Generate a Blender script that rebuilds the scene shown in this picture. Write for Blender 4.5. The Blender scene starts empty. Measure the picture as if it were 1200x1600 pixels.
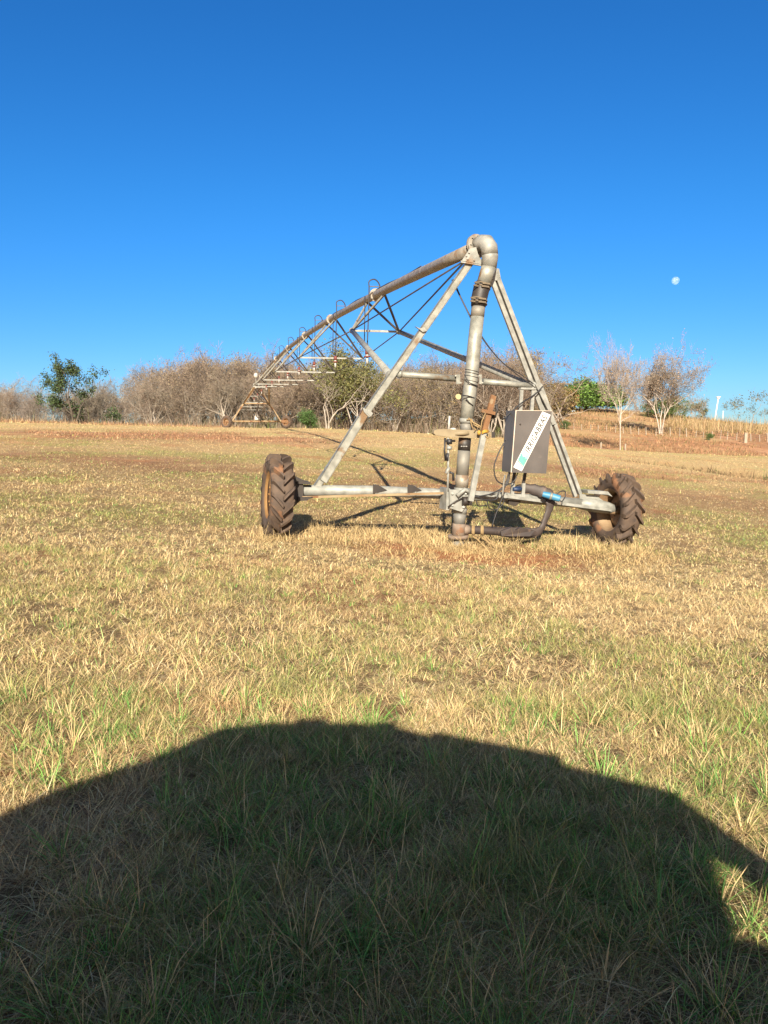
import bpy, math, random
import numpy as np
from mathutils import Vector, Matrix

# ------------------------------------------------------------------ camera
S = bpy.context.scene
COL = S.collection
F = 1256.0                       # focal length in photo pixels (1200 x 1600)
CH = 1.6
PITCH = math.atan(135 / F)
cam = bpy.data.cameras.new('camera')
cam.sensor_fit = 'VERTICAL'
cam.sensor_height = 24.0
cam.lens = 24.0 * F / 1600.0
cam.clip_start = 0.05
cam.clip_end = 12000
camo = bpy.data.objects.new('camera', cam)
COL.objects.link(camo)
camo.location = (0, 0, CH)
camo.rotation_euler = (math.pi / 2 - PITCH, 0, 0)
S.camera = camo

# ------------------------------------------------------------------ sky, sun, exposure
SUN_EL = math.radians(26)
SUN_AZ = math.radians(183)       # where the sun stands: behind the camera, a little left
w = bpy.data.worlds.new('World')
S.world = w
w.use_nodes = True
nt = w.node_tree
nt.nodes.clear()
sky = nt.nodes.new('ShaderNodeTexSky')
sky.sky_type = 'NISHITA'
sky.sun_disc = False
sky.sun_elevation = SUN_EL
sky.sun_rotation = SUN_AZ
sky.altitude = 600
sky.air_density = 1.0
sky.dust_density = 0.0
sky.ozone_density = 3.0
hs = nt.nodes.new('ShaderNodeHueSaturation')
hs.inputs['Saturation'].default_value = 1.22
bg = nt.nodes.new('ShaderNodeBackground')
bg.inputs['Strength'].default_value = 0.058
out = nt.nodes.new('ShaderNodeOutputWorld')
nt.links.new(sky.outputs[0], hs.inputs['Color'])
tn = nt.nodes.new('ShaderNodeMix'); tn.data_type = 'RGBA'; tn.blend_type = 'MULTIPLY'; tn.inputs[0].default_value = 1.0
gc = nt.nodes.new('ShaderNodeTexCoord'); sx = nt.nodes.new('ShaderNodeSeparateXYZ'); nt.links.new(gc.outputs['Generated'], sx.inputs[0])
def wmap(sock, a, c_):
    q = nt.nodes.new('ShaderNodeMapRange'); q.interpolation_type = 'SMOOTHSTEP'; q.inputs[1].default_value = a; q.inputs[2].default_value = c_
    nt.links.new(sock, q.inputs[0]); return q.outputs[0]
def wmix(f, A, B):
    q = nt.nodes.new('ShaderNodeMix'); q.data_type = 'RGBA'; nt.links.new(f, q.inputs[0])
    for sock, v in ((6, A), (7, B)):
        if isinstance(v, tuple): q.inputs[sock].default_value = (*v, 1)
        else: nt.links.new(v, q.inputs[sock])
    return q.outputs[2]
# deep clear blue ahead; unseen sky tinted pale and warm to fill the shadows
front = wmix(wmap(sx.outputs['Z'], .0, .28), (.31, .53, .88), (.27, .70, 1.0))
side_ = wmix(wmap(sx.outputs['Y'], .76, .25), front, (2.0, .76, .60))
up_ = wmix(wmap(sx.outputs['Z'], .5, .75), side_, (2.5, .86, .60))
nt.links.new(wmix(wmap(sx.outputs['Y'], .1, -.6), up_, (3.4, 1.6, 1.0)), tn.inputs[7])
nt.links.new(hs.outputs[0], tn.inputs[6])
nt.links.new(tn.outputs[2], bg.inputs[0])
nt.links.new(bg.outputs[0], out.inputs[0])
sl = bpy.data.lights.new('sun', 'SUN')
sl.energy = 5.0
sl.angle = math.radians(0.5)
sl.color = (1.0, 0.88, 0.70)
so = bpy.data.objects.new('sun', sl)
COL.objects.link(so)
sdir = Vector((math.sin(SUN_AZ) * math.cos(SUN_EL), math.cos(SUN_AZ) * math.cos(SUN_EL), math.sin(SUN_EL)))
so.rotation_euler = sdir.to_track_quat('Z', 'Y').to_euler()
S.view_settings.view_transform = 'Standard'
S.view_settings.look = 'None'
S.view_settings.exposure = 1.3
S.view_settings.gamma = 1.0
S.view_settings.use_curve_mapping = False

rng = np.random.default_rng(7)
R = random.Random(11)

# ------------------------------------------------------------------ terrain height
_cs = np.array([-1500, -600, 0, 300, 600, 900, 1200, 1800, 2700.]); _cs = (_cs - 600) / F
_ys = np.array([-60, 0, 4, 8, 12, 16, 25, 45, 72, 88, 122, 200, 400, 1500.])
_z = np.array([
 [0.3, .2, .1, .05, 0, -.05, -.1, -.2, -.3],
 [0.2, .1, .05, .03, 0, -.03, -.05, -.1, -.2],
 [0.3, .2, .08, .04, 0, -.06, -.1, -.2, -.3],
 [0.5, .4, .15, .05, -.08, -.2, -.30, -.45, -.6],
 [0.7, .5, .22, .05, -.18, -.40, -.58, -.8, -1.0],
 [0.9, .6, .38, .18, -.08, -.40, -.70, -1.0, -1.2],
 [1.2, 1.0, .72, .48, .15, -.30, -.80, -1.2, -1.4],
 [1.6, 1.5, 1.25, 1.05, .75, -.05, -.85, -1.3, -1.6],
 [2.0, 2.0, 1.78, 1.50, 1.22, -.36, -1.20, -1.8, -2.0],
 [2.3, 2.2, 2.08, 1.42, 1.15, -1.1, -2.0, -2.2, -2.4],
 [1.5, 1.5, 1.40, .35, .60, 1.1, .05, -.5, -1.0],
 [-.5, -1, -1.0, -1.5, 2.9, 6.9, 1.2, 0, -1],
 [-3, -3, -3, -3, 2.0, 6.0, 0.0, -2, -3],
 [-6, -6, -6, -6, -5, -5, -6, -6, -6.]])
_GS = np.linspace(_cs[0], _cs[-1], 181)
def _w(y): return np.arcsinh(np.asarray(y, float) / 8.0)
_GY = np.linspace(_w(-60), _w(1500), 261)
_tmp = np.array([np.interp(_GS, _cs, r) for r in _z])
_G = np.array([np.interp(_GY, _w(_ys), _tmp[:, j]) for j in range(len(_GS))]).T
def _blur(a, n, ax):
    k = np.hanning(n + 2)[1:-1]; k /= k.sum()
    pad = [(0, 0), (0, 0)]; pad[ax] = (n // 2, n // 2)
    b = np.pad(a, pad, mode='edge')
    return np.apply_along_axis(lambda v: np.convolve(v, k, 'valid'), ax, b)
_G = _blur(_blur(_G, 9, 0), 15, 1)

def vnoise(x, y, seed=0):
    x = np.asarray(x, float); y = np.asarray(y, float)
    xi = np.floor(x).astype(np.int64); yi = np.floor(y).astype(np.int64)
    fx = x - xi; fy = y - yi
    fx = fx * fx * (3 - 2 * fx); fy = fy * fy * (3 - 2 * fy)
    def h(a, b):
        n = (a * 374761393 + b * 668265263 + seed * 982451653) & 0xffffffff
        n = ((n ^ (n >> 13)) * 1274126177) & 0xffffffff
        return ((n ^ (n >> 16)) & 0xffff) / 65535.0
    return (h(xi, yi) * (1 - fx) + h(xi + 1, yi) * fx) * (1 - fy) + (h(xi, yi + 1) * (1 - fx) + h(xi + 1, yi + 1) * fx) * fy
def fbm(x, y, seed=0, oct=4):
    s = 0; a = .5; t = 0
    for i in range(oct):
        s = s + a * vnoise(np.asarray(x) * 2 ** i + 17.3 * i, np.asarray(y) * 2 ** i - 9.1 * i, seed + i); t += a; a *= .55
    return s / t

def gulley(x, y):
    """dark drainage line across the lower right of the field"""
    x = np.asarray(x, float); y = np.asarray(y, float)
    cy = 45 - (x - 14.3) * 1.58 + .5 * np.sin(x * .9)
    d = np.abs(y - cy) / 3.0
    return np.exp(-d ** 2) * np.clip((x - 12.5) / 3, 0, 1)
def zg(x, y):
    x = np.asarray(x, float); y = np.asarray(y, float)
    s = x / np.maximum(y, 8.0)
    u = np.clip((s - _GS[0]) / (_GS[1] - _GS[0]), 0, len(_GS) - 1.001)
    v = np.clip((_w(y) - _GY[0]) / (_GY[1] - _GY[0]), 0, len(_GY) - 1.001)
    i = u.astype(int); j = v.astype(int); fu = u - i; fv = v - j
    z = (_G[j, i] * (1 - fu) + _G[j, i + 1] * fu) * (1 - fv) + (_G[j + 1, i] * (1 - fu) + _G[j + 1, i + 1] * fu) * fv
    z = z + 0.035 * (fbm(x * 1.1, y * 1.1, 3, 3) - .5) + .12 * (fbm(x * .22, y * .22, 5, 2) - .5) * np.clip((np.abs(y) - 6) / 10, 0, 1)
    z = z + .9 * (fbm(x * .09, y * .07, 15, 3) - .5) * np.clip((y - 86) / 12, 0, 1) * np.clip((s - .12) * 10, 0, 1)
    z = z - .8 * gulley(x, y)
    # low mounds under the machine and between its wheels
    z = z - .05 * np.exp(-(((x - 1.2) / 5.5) ** 2 + ((y - 11.6) / 1.3) ** 2)) + .05 * np.exp(-(((x + .1) / 1.5) ** 2 + ((y - 12.0) / .55) ** 2))
    z = z + .04 * np.exp(-(((x - 3.3) / 1.0) ** 2 + ((y - 12.6) / .5) ** 2))
    return z
def gz(x, y): return float(zg(x, y))

def P(px, py, Y):
    """world point seen at photo pixel (px,py) at distance Y in front of the camera"""
    d = ray(px, py)
    return Vector((0, 0, CH)) + d * (Y / d.y)
def ray(px, py):
    a = px - 600; b = 800 - py
    return Vector((a, F * math.cos(PITCH) + b * math.sin(PITCH), -F * math.sin(PITCH) + b * math.cos(PITCH)))
YAW = math.atan(.30)
WD = Vector((-math.sin(YAW), math.cos(YAW), 0))
def FP(px, py, off=0.0):
    """point on the upright plane of the pivot's A frame (off = metres behind it)"""
    d = ray(px, py); C0 = Vector((0, 0, CH)); P0 = Vector((0, 12.5, 0))
    t = ((P0 - C0).dot(WD) + off) / d.dot(WD)
    return C0 + d * t

# ------------------------------------------------------------------ materials
MATS = {}
ALB = .55
VEG = ('pale_bark', 'brown_bark', 'white_bark', 'brown_twigs', 'russet_twigs', 'grey_twigs')
KEEP = ('white_sticker', 'black_ink', 'green_emblem', 'aqua_emblem', 'brushed_cabinet_steel', 'white_pole', 'bright_edge', 'blue_pipe')
def mat(name, c1, c2=None, scale=4.0, rough=.6, metal=0.0, c3=None, s3=.62, scale3=1.5, bump=0.0, bscale=60, spec=.5):
    if name in MATS: return MATS[name]
    if name.startswith(VEG): A_ = .82
    else: A_ = 1.0 if name in KEEP else ALB
    c1 = tuple(min(.85, x * A_) for x in c1); c2 = tuple(min(.85, x * A_) for x in c2) if c2 else None; c3 = tuple(min(.85, x * A_) for x in c3) if c3 else None
    m = bpy.data.materials.new(name); m.use_nodes = True
    n = m.node_tree; b = n.nodes['Principled BSDF']
    b.inputs['Roughness'].default_value = rough
    b.inputs['Metallic'].default_value = metal
    b.inputs['Specular IOR Level'].default_value = spec
    tc = n.nodes.new('ShaderNodeTexCoord')
    def noise(sc, det=5):
        t = n.nodes.new('ShaderNodeTexNoise'); t.inputs['Scale'].default_value = sc; t.inputs['Detail'].default_value = det
        n.links.new(tc.outputs['Object'], t.inputs['Vector']); return t
    def ramp(src, p0, p1):
        r = n.nodes.new('ShaderNodeMapRange'); r.inputs[1].default_value = p0; r.inputs[2].default_value = p1
        n.links.new(src.outputs['Fac'], r.inputs[0]); return r
    def mix(f, A, B):
        k = n.nodes.new('ShaderNodeMix'); k.data_type = 'RGBA'
        n.links.new(f.outputs[0], k.inputs[0])
        for sock, v in ((6, A), (7, B)):
            if isinstance(v, tuple): k.inputs[sock].default_value = (*v, 1)
            else: n.links.new(v, k.inputs[sock])
        return k.outputs[2]
    col = mix(ramp(noise(scale), .35, .65), c1, c2 or tuple(x * .75 for x in c1))
    if c3: col = mix(ramp(noise(scale3, 7), s3, s3 + .06), col, c3)
    n.links.new(col, b.inputs['Base Color'])
    if bump:
        bp = n.nodes.new('ShaderNodeBump'); bp.inputs['Strength'].default_value = bump; bp.inputs['Distance'].default_value = .01
        n.links.new(noise(bscale).outputs['Fac'], bp.inputs['Height']); n.links.new(bp.outputs[0], b.inputs['Normal'])
    MATS[name] = m
    return m
GALV = mat('galvanised_steel', (.52, .525, .465), (.32, .325, .285), 9, .5, .25, (.30, .19, .10), .60, 3.0, .15)
GALV2 = mat('pale_weathered_steel', (.52, .53, .49), (.32, .325, .295), 8, .55, .15, (.36, .22, .12), .66, 2.0, .15)
PIPE = mat('dusty_galvanised_pipe', (.54, .50, .43), (.38, .33, .26), 7, .5, .2, (.36, .26, .18), .56, 5.0, .2)
DUSTY = mat('dusty_base_metal', (.40, .32, .25), (.28, .20, .15), 7, .8, .05, (.34, .18, .10), .6, 4)
CLAMPM = mat('brown_clamp_steel', (.30, .24, .16), (.20, .16, .11), 9, .6, .2)
GREY = mat('grey_pipe_section', (.24, .24, .23), (.34, .32, .27), 6, .6, .1)
RUST = mat('rusty_steel', (.34, .17, .07), (.24, .12, .055), 12, .8, .1, (.40, .29, .17), .55, 6, .3)
RUSTP = mat('rust_stained_paint', (.50, .38, .22), (.36, .23, .11), 3, .7, .1, (.26, .12, .05), .56, 4)
TAN = mat('tan_slip_ring', (.42, .34, .21), (.33, .26, .16), 6, .7, 0)
BLACKR = mat('black_rubber', (.035, .032, .032), (.06, .05, .045), 8, .55, 0, (.16, .10, .06), .60, 3, .2)
TYRE = mat('tyre_rubber', (.105, .074, .058), (.165, .11, .075), 7, .8, 0, (.34, .17, .085), .58, 2.4, .3)
RIMO = mat('orange_rim', (.46, .27, .10), (.34, .17, .06), 5, .7, .1)
RIMP = mat('pale_rim', (.48, .34, .20), (.36, .22, .12), 6, .7, .1)
DARK = mat('dark_plate', (.035, .03, .028), (.06, .045, .035), 8, .6)
CABLE = mat('black_cable', (.025, .025, .03), (.04, .04, .045), 8, .5)
ROD = mat('dark_rod', (.10, .095, .09), (.16, .14, .12), 6, .55, .3)
BOXM = mat('brushed_cabinet_steel', (.128, .120, .116), (.098, .092, .090), 2.5, .42, .35, (.17, .15, .14), .70, 4)
EDGE = mat('bright_edge', (.60, .52, .44), (.5, .42, .35), 6, .5)
WHITE = mat('white_sticker', (.80, .80, .76), (.74, .74, .70), 5, .5)
INK = mat('black_ink', (.03, .03, .03), (.05, .05, .05), 5, .6)
TEAL = mat('green_emblem', (.10, .48, .24), (.10, .44, .30), 9, .5)
AQUA = mat('aqua_emblem', (.20, .52, .55), (.25, .55, .50), 9, .5)
HOSEM = mat('collapsed_black_hose', (.085, .062, .055), (.05, .038, .035), 5, .62, 0, (.15, .10, .08), .62, 5)
BLUE = mat('blue_pipe', (.035, .17, .31), (.05, .20, .33), 6, .5)
DBLUE = mat('dark_blue_lining', (.02, .05, .14), (.03, .07, .18), 6, .5)
ROPE = mat('straw_rope', (.50, .36, .18), (.36, .24, .11), 20, .9)
YEL = mat('yellow_strap', (.72, .42, .05), (.6, .35, .06), 12, .7)
GAUGE = mat('cream_gauge', (.70, .58, .30), (.62, .52, .28), 8, .5)
WHT = mat('white_plastic', (.72, .72, .68), (.62, .60, .55), 6, .5)
RED = mat('dull_red_plastic', (.30, .07, .05), (.22, .06, .05), 9, .6)
POSTM = mat('pale_post_wood', (.56, .48, .38), (.38, .30, .22), .6, .85)
POLEM = mat('white_pole', (.74, .74, .74), (.66, .66, .66), 6, .6)

# ------------------------------------------------------------------ object helpers
def tag(o, label=None, cat=None, group=None, kind=None):
    if label: o['label'] = label
    if cat: o['category'] = cat
    if group: o['group'] = group
    if kind: o['kind'] = kind
    return o
def empty(name, loc, label=None, cat=None, group=None, rz=0):
    o = bpy.data.objects.new(name, None); COL.objects.link(o)
    o.location = loc; o.rotation_euler = (0, 0, rz); o.empty_display_size = .2
    return tag(o, label, cat, group)
class MB:
    def __init__(s): s.v = []; s.f = []; s.sm = []
    def add(s, vs, fs, smooth=False):
        k = len(s.v); s.v += [Vector(p) for p in vs]; s.f += [tuple(i + k for i in f) for f in fs]; s.sm += [smooth] * len(fs)
        return s
    def bar(s, a, b, w_, h_, up=Vector((0, 0, 1)), w1=None, h1=None):
        a = Vector(a); b = Vector(b); d = (b - a).normalized()
        r = d.cross(up); r = r.normalized() if r.length > 1e-5 else Vector((1, 0, 0)); u = r.cross(d)
        w1 = w_ if w1 is None else w1; h1 = h_ if h1 is None else h1
        vs = []
        for p, ww, hh in ((a, w_, h_), (b, w1, h1)):
            for sx, sy in ((-1, -1), (1, -1), (1, 1), (-1, 1)): vs.append(p + r * sx * ww / 2 + u * sy * hh / 2)
        return s.add(vs, [(3, 2, 1, 0), (4, 5, 6, 7), (0, 1, 5, 4), (1, 2, 6, 5), (2, 3, 7, 6), (3, 0, 4, 7)])
    def tube(s, pts, rad, n=12, cap=True, flat=None, up=None, smooth=True):
        """rad: number or list; flat: second radius (or list) for an oval section"""
        pts = [Vector(p) for p in pts]; m = len(pts)
        rad = [rad] * m if not hasattr(rad, '__len__') else list(rad)
        fl = rad if flat is None else ([flat] * m if not hasattr(flat, '__len__') else list(flat))
        u = None; vs = []
        for i, p in enumerate(pts):
            t = (pts[min(i + 1, m - 1)] - pts[max(i - 1, 0)]).normalized()
            if u is None:
                u = Vector(up[0] if hasattr(up[0], '__len__') else up) if up is not None else (Vector((0, 0, 1)) if abs(t.z) < .9 else Vector((1, 0, 0)))
            if up is not None and not hasattr(up[0], '__len__'): u = Vector(up)
            if up is not None and hasattr(up[0], '__len__'): u = Vector(up[i])
            u = (u - t * u.dot(t)); u = u.normalized() if u.length > 1e-6 else Vector((0, 1, 0)); r = t.cross(u)
            for k in range(n):
                a = 2 * math.pi * k / n
                vs.append(p + u * math.cos(a) * rad[i] + r * math.sin(a) * fl[i])
        fs = [(i * n + k, i * n + (k + 1) % n, (i + 1) * n + (k + 1) % n, (i + 1) * n + k) for i in range(m - 1) for k in range(n)]
        s.add(vs, fs, smooth)
        if cap:
            k0 = len(s.v) - len(vs)
            s.f += [tuple(k0 + k for k in reversed(range(n))), tuple(k0 + (m - 1) * n + k for k in range(n))]; s.sm += [False, False]
        return s
    def prism(s, poly, dvec):
        n = len(poly); d = Vector(dvec)
        vs = [Vector(p) for p in poly] + [Vector(p) + d for p in poly]
        return s.add(vs, [tuple(range(n)), tuple(range(2 * n - 1, n - 1, -1))] + [(i, i + n, (i + 1) % n + n, (i + 1) % n) for i in range(n)])
    def ball(s, c, r, n=10, sz=1.0):
        c = Vector(c); vs = [c + Vector((0, 0, r * sz))]; fs = []
        for i in range(1, n):
            for k in range(n * 2):
                a = math.pi * i / n; b = math.pi * k / n
                vs.append(c + Vector((r * math.sin(a) * math.cos(b), r * math.sin(a) * math.sin(b), r * sz * math.cos(a))))
        vs.append(c - Vector((0, 0, r * sz))); m = 2 * n
        for k in range(m): fs.append((0, 1 + k, 1 + (k + 1) % m)); fs.append((len(vs) - 1, 1 + (n - 2) * m + (k + 1) % m, 1 + (n - 2) * m + k))
        for i in range(n - 2):
            for k in range(m): fs.append((1 + i * m + k, 1 + (i + 1) * m + k, 1 + (i + 1) * m + (k + 1) % m, 1 + i * m + (k + 1) % m))
        return s.add(vs, fs, True)
    def build(s, name, m, parent=None, label=None, origin=None):
        """vertices are in world space; the object gets its parent's frame"""
        me = bpy.data.meshes.new(name)
        if parent is not None: M = world_of(parent)
        else:
            o0 = origin if origin is not None else Vector((sum(p.x for p in s.v) / len(s.v), sum(p.y for p in s.v) / len(s.v), min(p.z for p in s.v)))
            M = Matrix.Translation(o0)
        Mi = M.inverted()
        me.from_pydata([Mi @ p for p in s.v], [], s.f)
        me.polygons.foreach_set('use_smooth', s.sm)
        me.materials.append(m); me.update()
        o = bpy.data.objects.new(name, me); COL.objects.link(o)
        if parent is not None: o.parent = parent
        else: o.matrix_world = M
        if label: o['label'] = label
        return o
def world_of(o):
    M = Matrix.LocRotScale(o.location, o.rotation_euler, o.scale)
    return world_of(o.parent) @ M if o.parent else M
def copy_tree(o, parent=None):
    c = o.copy(); COL.objects.link(c)
    if parent: c.parent = parent
    for ch in list(o.children): copy_tree(ch, c)
    return c
def np_mesh(name, verts, quads, mats, colors=None, matidx=None, smooth=True, tris=None):
    me = bpy.data.meshes.new(name)
    nv = len(verts); me.vertices.add(nv); me.vertices.foreach_set('co', np.ascontiguousarray(verts, dtype=np.float32).ravel())
    polys = []; 
    nq = 0 if quads is None else len(quads); ntr = 0 if tris is None else len(tris)
    loops = np.concatenate(([] if nq == 0 else [quads.ravel()]) + ([] if ntr == 0 else [tris.ravel()])).astype(np.int32)
    me.loops.add(len(loops)); me.loops.foreach_set('vertex_index', loops)
    me.polygons.add(nq + ntr)
    starts = np.concatenate((np.arange(nq) * 4, nq * 4 + np.arange(ntr) * 3)).astype(np.int32)
    me.polygons.foreach_set('loop_start', starts)
    me.polygons.foreach_set('use_smooth', np.full(nq + ntr, smooth, dtype=bool))
    for m in mats: me.materials.append(m)
    if matidx is not None: me.polygons.foreach_set('material_index', matidx.astype(np.int32))
    me.update(calc_edges=True)
    if colors is not None:
        a = me.color_attributes.new('Col', 'FLOAT_COLOR', 'POINT')
        c = np.ones((nv, 4), np.float32); c[:, :colors.shape[1]] = colors; a.data.foreach_set('color', c.ravel())
    return me

# ------------------------------------------------------------------ ground
STRAW = np.array([.70, .53, .275]); STRAW2 = np.array([.60, .42, .215]); GREEN = np.array([.26, .30, .09]); SOIL = np.array([.46, .20, .095]); BROWN = np.array([.31, .195, .115])
def soil_mask(x, y):
    x = np.asarray(x, float); y = np.asarray(y, float)
    m = np.clip((fbm(x * .55, y * .55, 21, 4) - .61) * 7, 0, 1) * .38
    m = np.maximum(m, 1.0 * np.exp(-(((x - 1.4) / 1.7) ** 4 + ((y - 11.6) / .9) ** 4)) * np.clip(fbm(x * 2, y * 2, 77, 3) * 3 - .5, 0, 1))
    m = np.maximum(m, .7 * np.exp(-(((x + .7) / .8) ** 2 + ((y - 4.35) / .25) ** 2)))
    m = np.maximum(m, .6 * np.exp(-(((x + 2.0) / 1.0) ** 2 + ((y - 3.6) / .35) ** 2)))
    return m
def brown_mask(x, y):
    """terrace banks of dead grass and turned soil further out"""
    x = np.asarray(x, float); y = np.asarray(y, float); s = x / np.maximum(y, 8)
    n = fbm(x * .16, y * .16, 31, 4)
    b = np.exp(-((y - (47 + 10 * s)) / 8) ** 2) * np.clip((n - .26) * 7, 0, 1) * np.clip((.02 - s) * 8, 0, 1)
    b = np.maximum(b, np.exp(-((y - (23 - 4 * s)) / 4.5) ** 2) * np.clip((n - .38) * 5, 0, .85))
    b = np.maximum(b, np.exp(-((y - (34 - 6 * s)) / 4) ** 2) * np.clip(s * 5, 0, 1) * np.clip((n - .38) * 5, 0, 1))
    foot = 82 + 3 * np.sin(x * .2)
    hill = np.clip((y - foot) / 3, 0, 1) * np.clip((s - .14) * 12, 0, 1)
    b = np.maximum(b, hill * (.45 + .55 * np.clip((fbm(x * .12, y * .06, 41, 4) - .40) * 5, 0, 1)) * np.clip(1.25 - (y - 130) / 60, .25, 1))
    b = np.maximum(b, gulley(x, y) * np.clip(fbm(x * .9, y * .9, 8, 2) * 2.4 - .5, 0, 1))
    return b
def green_mask(x, y):
    x = np.asarray(x, float); y = np.asarray(y, float)
    g = np.clip((fbm(x * .38 + 4, y * .38, 51, 4) - .46) * 5, 0, 1) * (.55 + .45 * np.clip((y - 12) / 10, 0, 1))
    g = g + np.clip((fbm(x * 1.5, y * 1.5, 53, 3) - .52) * 4, 0, 1) * .35
    near = np.clip(1.2 - (y - 3) / 40, .35, 1)
    g = g * near + .20 * np.exp(-((y - 2.6) / 1.3) ** 2) - .35 * np.exp(-(((x + 1.5) / .9) ** 2 + ((y - 2.7) / .8) ** 2)) + .12 * np.exp(-((y - 7.5) / 3.2) ** 2)
    g = g - .45 * np.exp(-(((x - .3) / 3.0) ** 2 + ((y - 11.5) / 1.3) ** 2)) - .18 * np.exp(-(((x + 2.2) / 1.4) ** 2 + ((y - 3.4) / .6) ** 2))
    g = g - .30 * np.clip((x - .5) / 1.5, 0, 1) * np.exp(-((y - 6) / 3.2) ** 2) + .35 * np.exp(-(((x - .3) / 1.1) ** 2 + ((y - 2.9) / .75) ** 2)) * (fbm(x * 2.2, y * 2.2, 57, 2) > .48)
    return np.clip(g, 0, 1)
yy = np.concatenate((np.linspace(-60, -6, 16), np.linspace(-5, 20, 150), np.geomspace(20.2, 260, 230), np.geomspace(270, 1500, 24)))
ss = np.unique(np.concatenate((np.linspace(-6, -.75, 26), np.linspace(-.72, .72, 220), np.linspace(.75, 6, 26))))
GY_, GS_ = np.meshgrid(yy, ss, indexing='ij')
GX_ = GS_ * np.maximum(GY_, 8.0)
GZ_ = zg(GX_, GY_)
ny, nx = GX_.shape
V = np.stack((GX_.ravel(), GY_.ravel(), GZ_.ravel()), 1)
ii = (np.arange(ny - 1)[:, None] * nx + np.arange(nx - 1)[None]).ravel()
Q = np.stack((ii, ii + 1, ii + nx + 1, ii + nx), 1)
CM = np.stack((soil_mask(V[:, 0], V[:, 1]), brown_mask(V[:, 0], V[:, 1]), green_mask(V[:, 0], V[:, 1]), gulley(V[:, 0], V[:, 1])), 1)
gm = bpy.data.materials.new('dry_field'); gm.use_nodes = True
n = gm.node_tree; b = n.nodes['Principled BSDF']; b.inputs['Roughness'].default_value = .95; b.inputs['Specular IOR Level'].default_value = .1
tc = n.nodes.new('ShaderNodeTexCoord'); at = n.nodes.new('ShaderNodeAttribute'); at.attribute_name = 'Col'
sp = n.nodes.new('ShaderNodeSeparateColor'); n.links.new(at.outputs['Color'], sp.inputs[0])
def gn(sc, det=6, rough=.6, stretch=None):
    t = n.nodes.new('ShaderNodeTexNoise'); t.inputs['Scale'].default_value = sc; t.inputs['Detail'].default_value = det; t.inputs['Roughness'].default_value = rough
    if stretch:
        mp = n.nodes.new('ShaderNodeMapping'); mp.inputs['Scale'].default_value = stretch
        n.links.new(tc.outputs['Object'], mp.inputs['Vector']); n.links.new(mp.outputs[0], t.inputs['Vector'])
    else: n.links.new(tc.outputs['Object'], t.inputs['Vector'])
    return t.outputs['Fac']
def gr(v, a, c, lo=0, hi=1):
    r = n.nodes.new('ShaderNodeMapRange'); r.inputs[1].default_value = a; r.inputs[2].default_value = c; r.inputs[3].default_value = lo; r.inputs[4].default_value = hi
    n.links.new(v, r.inputs[0]); return r.outputs[0]
def gx(f, A, B):
    k = n.nodes.new('ShaderNodeMix'); k.data_type = 'RGBA'; n.links.new(f, k.inputs[0])
    for sock, v in ((6, A), (7, B)):
        if isinstance(v, (tuple, np.ndarray)): k.inputs[sock].default_value = (*[float(q) for q in v], 1)
        else: n.links.new(v, k.inputs[sock])
    return k.outputs[2]
def gmul(a, c):
    k = n.nodes.new('ShaderNodeMath'); k.operation = 'MULTIPLY'; n.links.new(a, k.inputs[0])
    if isinstance(c, (int, float)): k.inputs[1].default_value = c
    else: n.links.new(c, k.inputs[1])
    return k.outputs[0]
c_ = gx(gr(gn(.9), .35, .65), STRAW * .84, STRAW2 * .92)
c_ = gx(gr(gn(9, 8, .75), .45, .70), c_, STRAW2 * .62)
c_ = gx(gmul(sp.outputs[2], gr(gn(3.5, 6), .35, .6)), c_, GREEN * 1.2)
c_ = gx(gmul(sp.outputs[1], gr(gn(1.3, 8, .7), .38, .52, .6, 1)), c_, (.33, .175, .095))
c_ = gx(gmul(sp.outputs[1], gr(gn(.25, 8, .7), .50, .62, 0, .9)), c_, (.52, .29, .17))
c_ = gx(gmul(sp.outputs[1], gr(gn(.6, 8, .8), .54, .62, 0, .8)), c_, (.17, .10, .06))
c_ = gx(gmul(sp.outputs[0], gr(gn(5, 6), .3, .5, .3, 1)), c_, SOIL)
c_ = gx(gmul(at.outputs['Alpha'], gr(gn(.8, 6), .32, .5, .4, 1)), c_, (.085, .06, .035))  # shade of the ditch put into the colour, over dark damp soil
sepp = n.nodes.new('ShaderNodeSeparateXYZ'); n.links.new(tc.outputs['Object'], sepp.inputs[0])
c_ = gx(gr(sepp.outputs[1], 6, 40, .72, 0), c_, (.085, .05, .03))  # near ground darkened: dark soil plus the inner shade between stems
# litter and bare soil between stems
c_ = gx(gr(gn(38, 4, .7), .52, .66, 0, .45), c_, (.14, .075, .04))
c_ = gx(gmul(sp.outputs[0], gr(gn(6, 6), .35, .6, .35, .9)), c_, SOIL)
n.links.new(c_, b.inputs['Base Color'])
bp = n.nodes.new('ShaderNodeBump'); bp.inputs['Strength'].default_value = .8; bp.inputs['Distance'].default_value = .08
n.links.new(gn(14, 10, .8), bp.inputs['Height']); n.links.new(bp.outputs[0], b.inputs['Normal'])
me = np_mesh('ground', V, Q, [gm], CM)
go = bpy.data.objects.new('ground', me); COL.objects.link(go); tag(go, 'wide dry pasture of straw coloured grass rising to the left', kind='structure')

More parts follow.
